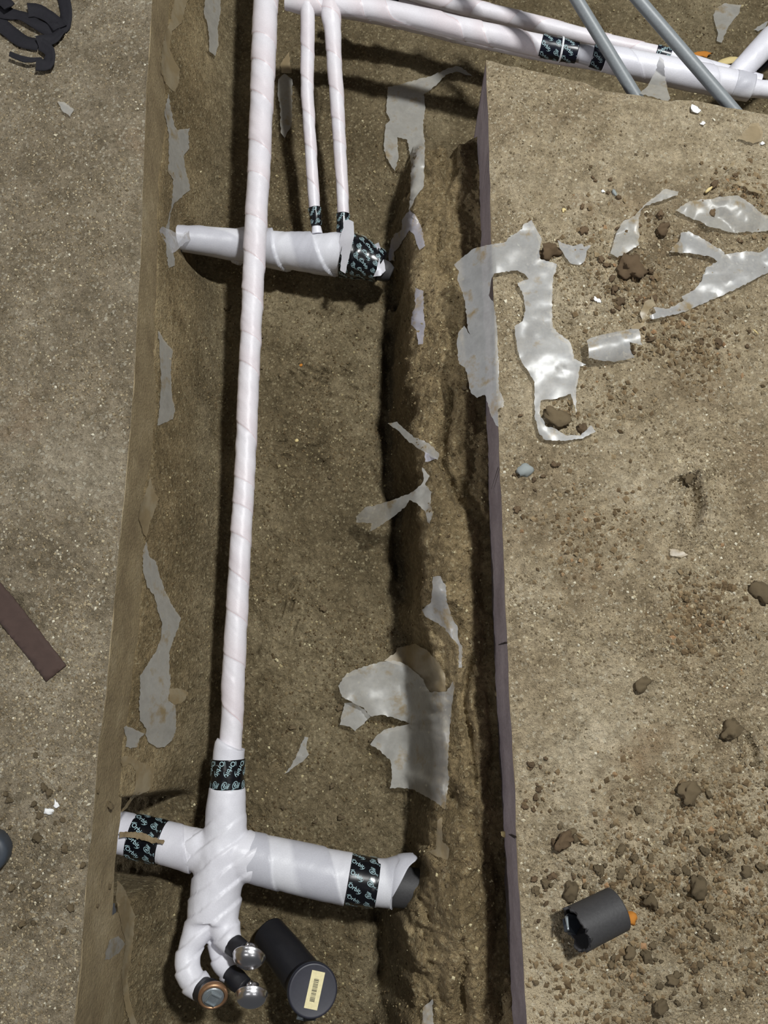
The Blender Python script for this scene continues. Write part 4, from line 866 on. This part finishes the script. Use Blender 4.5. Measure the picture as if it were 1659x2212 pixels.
BIG = [(1360,583,56,1,'large reddish clod beside the bent clear strip'),(1340,1010,0,0,''),(1385,1478,34,0,'pale lone clod with a dark hollow beside it on the open slab'),(1218,1812,44,1,'reddish oblong stone near the sawn edge'),(1200,906,52,0,'rough brown clod resting on the torn white sheet'),(1258,930,26,1,'small orange-brown stone at the tip of the torn white sheet'),(1486,1710,44,0,'flat clod half sunk above the crumbly patch'),(1575,1580,48,0,'broad flat clod beside a curved crack'),(1505,1912,46,0,'rounded clod with a deep shadow in the crumbly patch'),(1425,2175,36,0,'upright clod low in the crumbly patch'),(1188,548,46,1,'reddish clod tucked beside the top of the torn sheet'),(1232,1922,40,0,'clod just above the broken coupling'),(1405,1946,36,0,'clod behind the broken coupling'),(1640,1280,46,0,'big clod with a dark overhang near the footprint'),(1485,1032,26,0,'clod at the tip of the crescent footprint'),(1430,498,30,1,'dark clod inside the bent clear strip'),(1452,2117,26,0,'square clod below the coupling'),(1395,2065,30,0,'clod in the cluster under the coupling'),(1360,2058,26,0,'smaller clod in the cluster under the coupling'),(1214,770,14,1,'tiny red-brown pebble on the torn white sheet')]
for (u, v, px, red, labl) in BIG:
    if px: o = put((CLr if red else CL)[rnd.randrange(8)], 'clod', u, v, px, .2); tag(o, labl, 'clod')
def field(n, boxes, me, label, group, lo, hi, p=2.2):
    for k in range(n):
        bi = rnd.randrange(len(boxes)); u0, v0, su, sv = boxes[bi]
        for _ in range(20):
            u, v = rnd.gauss(u0, su), rnd.gauss(v0, sv)
            if -20 < u < 1690 and -20 < v < 2230: break
        px = lo+(hi-lo)*rnd.random()**p
        o = put(me[rnd.randrange(len(me))], 'clod', u, v, px, .22); tag(o, label[bi], 'clod', group+' '+str(bi+1))
field(130, [(1380,1830,110,70),(1500,2000,110,120),(1420,2110,120,60),(1560,1800,70,90),(1290,1890,60,40)], CL, ['small brown clod between the broken coupling and the flat half-sunk clod','small brown clod around the rounded clod with a deep shadow','small brown clod around the upright clod','small brown clod beyond the flat half-sunk clod, away from the coupling','small brown clod between the coupling and the reddish oblong stone'], 'clods around the broken coupling', 9, 24)
field(60, [(1480,740,110,30),(1600,460,50,60),(1400,660,60,50),(1330,600,50,60),(1300,500,40,60)], CLr, ['small reddish clod in a row between wide glossy sheet and open slab','small reddish clod in crumbly soil beside the dull dust-covered sheet','small reddish clod between rolled foam piece and wide glossy sheet','small reddish clod around the large reddish clod','small reddish clod between torn sheet and bent clear strip'], 'reddish clods among the sheets', 8, 20)
field(30, [(1160,1700,25,40),(1190,1930,30,60),(1150,1020,30,60)], CLr, ['small reddish clod at the sawn edge near the reddish oblong stone','small reddish clod between coupling and sawn edge','small reddish clod around the blue-grey stone'], 'clods along the sawn edge', 8, 17)
field(30, [(110,1980,70,60),(60,1750,50,60)], CL, ['small brown clod on the grey-brown slab beside the lower film-hung bank','small brown clod on the grey-brown slab around the two white chips'], 'clods on the grey-brown slab', 8, 20)
field(40, [(700,1650,90,150),(620,700,140,120),(660,1250,100,200),(1010,1900,40,150),(980,1150,30,150)], CL, ['small soil clod on the trench floor by the large grey sheet','small soil clod on the trench floor beside the upper crossing pipe','small soil clod on the bare middle of the trench floor','small soil clod on the earth bank near the lower pipe end','small soil clod on the earth bank by the dark crevice'], 'clods in the trench', 7, 15)
for (u, v, px, mm, labl, nm, ct, sc) in ((1133,1018,32,'stone_grey','blue-grey stone near the sawn slab edge','stone','stone',(1,.9,.8)),(1359,1983,30,'orange','orange stone at the end of the broken coupling','stone','stone',(1,.9,.9)),(1327,418,14,'stone_grey','small blue-grey pebble on the tan slab','pebble','stone',(.7,1.3,.6)),
    (1502,240,24,'white_bit','larger white paper chip near the slab far rim','white_chip','chip',(1,1,.25)),(1518,267,10,'white_bit','tiny white crumb below the larger white paper chip','white_chip','chip',(1,.8,.3)),(1645,312,12,'white_bit','white crumb below the pale grey plastic flake','white_chip','chip',(1,.8,.3)),(1290,650,15,'white_bit','bright white chip near the large reddish clod','white_chip','chip',(1,1,.3)),(1302,414,9,'white_bit','tiny white crumb beside the blue-grey pebble','white_chip','chip',(1,1,.4)),
    (104,1752,17,'white_bit','larger of two white chips on the grey-brown slab','white_chip','chip',(1.1,.8,.3)),(122,1739,14,'white_bit','smaller of two white chips on the grey-brown slab','white_chip','chip',(.7,1.2,.3)),(1217,455,10,'wood','small cream crumb on the tan slab','pebble','stone',(1,1,.6)),(641,952,8,'wood','small cream crumb on the trench floor beside the long pipe','pebble','stone',(1,1,.6)),(1088,1802,14,'wood','pale crumb stuck on the bank beside the sawn face','pebble','stone',(1,1,.7)),(1512,122,30,'orange','orange leaf-like chip behind the crossing bundle','wood_chip','chip',(1.2,.6,.2)),(1568,138,34,'wood','pale splintered chip behind the crossing bundle','wood_chip','chip',(1.5,.45,.3)),(650,789,7,'orange','tiny orange-red speck on the trench floor','pebble','stone',(1,1,.5))):
    me = clod_mesh(nm, int(u), 1, 1, 1, .95 if 'chip' in nm else .4, 2); me.materials.append(M[mm]); o = put(me, nm, u, v, px, .3, 0.3, sc); tag(o, labl, ct)
def sliver(u0, v0, u1, v1, r, labl):
    a, b_ = hit(u0, v0, .003), hit(u1, v1, .003); o = tube('wood_sliver', [a, a.lerp(b_, .5)+Vector((0, 0, .001)), b_], [r*.7, r, r*.5], M['wood'], None, seg=8, step=.004); tag(o, labl, 'sliver')
sliver(1524,416,1538,404,.0035, 'pale wood sliver near the curled plastic edge'); sliver(1627,712,1638,722,.0014, 'thin pale straw on the slab near the reddish clods')
# a few sticks pressed into the trench floor
# ------------------------------------------------------------------ loose grit, nobody could count it
def grit(name, n, region, m, lo, hi, label, seed, dens=None):
    r = np.random.default_rng(seed); pts = []
    while sum(len(p) for p in pts) < n:
        u = r.uniform(-60, 1720, n); v = r.uniform(-40, 2260, n); x = None
        a, b, k = ray(u, v); zz = {'l': 0.0, 'r': 0.0, 't': -.33}[region]; t = (zz-CAM_H)/k; x, y = a*t, b*t
        if region == 'l': ok = (x < XL(y)-.004) & (x > XL(y)-.59)
        elif region == 'r': ok = (x > XR(y)+.004) & (y < YF(x)-.006) & (x < 1.12)
        else: ok = (x > XL(y)+.008) & ~((x > XR(y)-.008) & (y < YF(x)+.01))
        if dens is not None: ok &= dens(x, y)**1.3 > r.uniform(0, 1, n)
        ok &= (vn(x*7, y*7, seed)*.75+vn(x*25, y*25, seed+1)*.45)**2 > r.uniform(.05, .95, n)
        pts.append(np.stack([x[ok], y[ok]], 1))
    P = np.concatenate(pts)[:n]; z = ground(P[:, 0], P[:, 1], True)
    oc = np.array([(1,0,0),(-1,0,0),(0,1,0),(0,-1,0),(0,0,1),(0,0,-1)], float); of = np.array([(0,2,4),(2,1,4),(1,3,4),(3,0,4),(2,0,5),(1,2,5),(3,1,5),(0,3,5)])
    s = lo+(hi-lo)*r.random(n)**3.6; sc = s[:, None]*r.uniform(.6, 1.15, (n, 3)); sc[:, 2] *= .7
    an = r.uniform(0, 6.28, n); V = oc[None]*sc[:, None, :]*r.uniform(.75, 1.25, (n, 6, 1)); c, s_ = np.cos(an)[:, None], np.sin(an)[:, None]
    Vx = V[..., 0]*c-V[..., 1]*s_; Vy = V[..., 0]*s_+V[..., 1]*c; tilt = r.uniform(-.5, .5, (n, 1)); Vz = V[..., 2]+Vx*tilt
    W = np.stack([Vx+P[:, :1], Vy+P[:, 1:], Vz+(z+sc[:, 2]*.35)[:, None]], -1).reshape(-1, 3)
    Fc = (of[None]+np.arange(n)[:, None, None]*6).reshape(-1, 3)
    o = link(name, mesh(name, W, [Fc], False), None, m); tag(o, label, 'grit', None, 'stuff'); return o
grit('loose_grit', 36000, 'r', M['grit'], .0007, .0036, 'loose pale grit strewn over the tan slab', 801)
CRUMB = [(at(u, v, 0), a) for u, v, a in ((1330,560,.10),(1480,740,.10),(1400,640,.09),(1600,440,.07),(1300,880,.06),(1220,900,.03),(1400,1860,.12),(1500,2010,.14),(1420,2130,.13),(1580,1780,.09),(1170,1700,.04),(1280,1150,.09),(1500,1350,.08))]
def crumb_mask(x, y): return np.max([np.exp(-((x-p.x)**2+(y-p.y)**2)/a**2) for p, a in CRUMB], axis=0)
grit('crumbled_soil', 8500, 'r', M['crumb'], .0012, .0068, 'crumbled brown soil in patches on the tan slab', 804, crumb_mask)
grit('loose_grit', 26000, 'l', M['grit'], .0007, .0032, 'loose pale grit strewn over the grey-brown slab', 802)
grit('loose_grit', 30000, 't', M['grit_dark'], .0008, .0040, 'loose brown grit over the trench soil', 803)
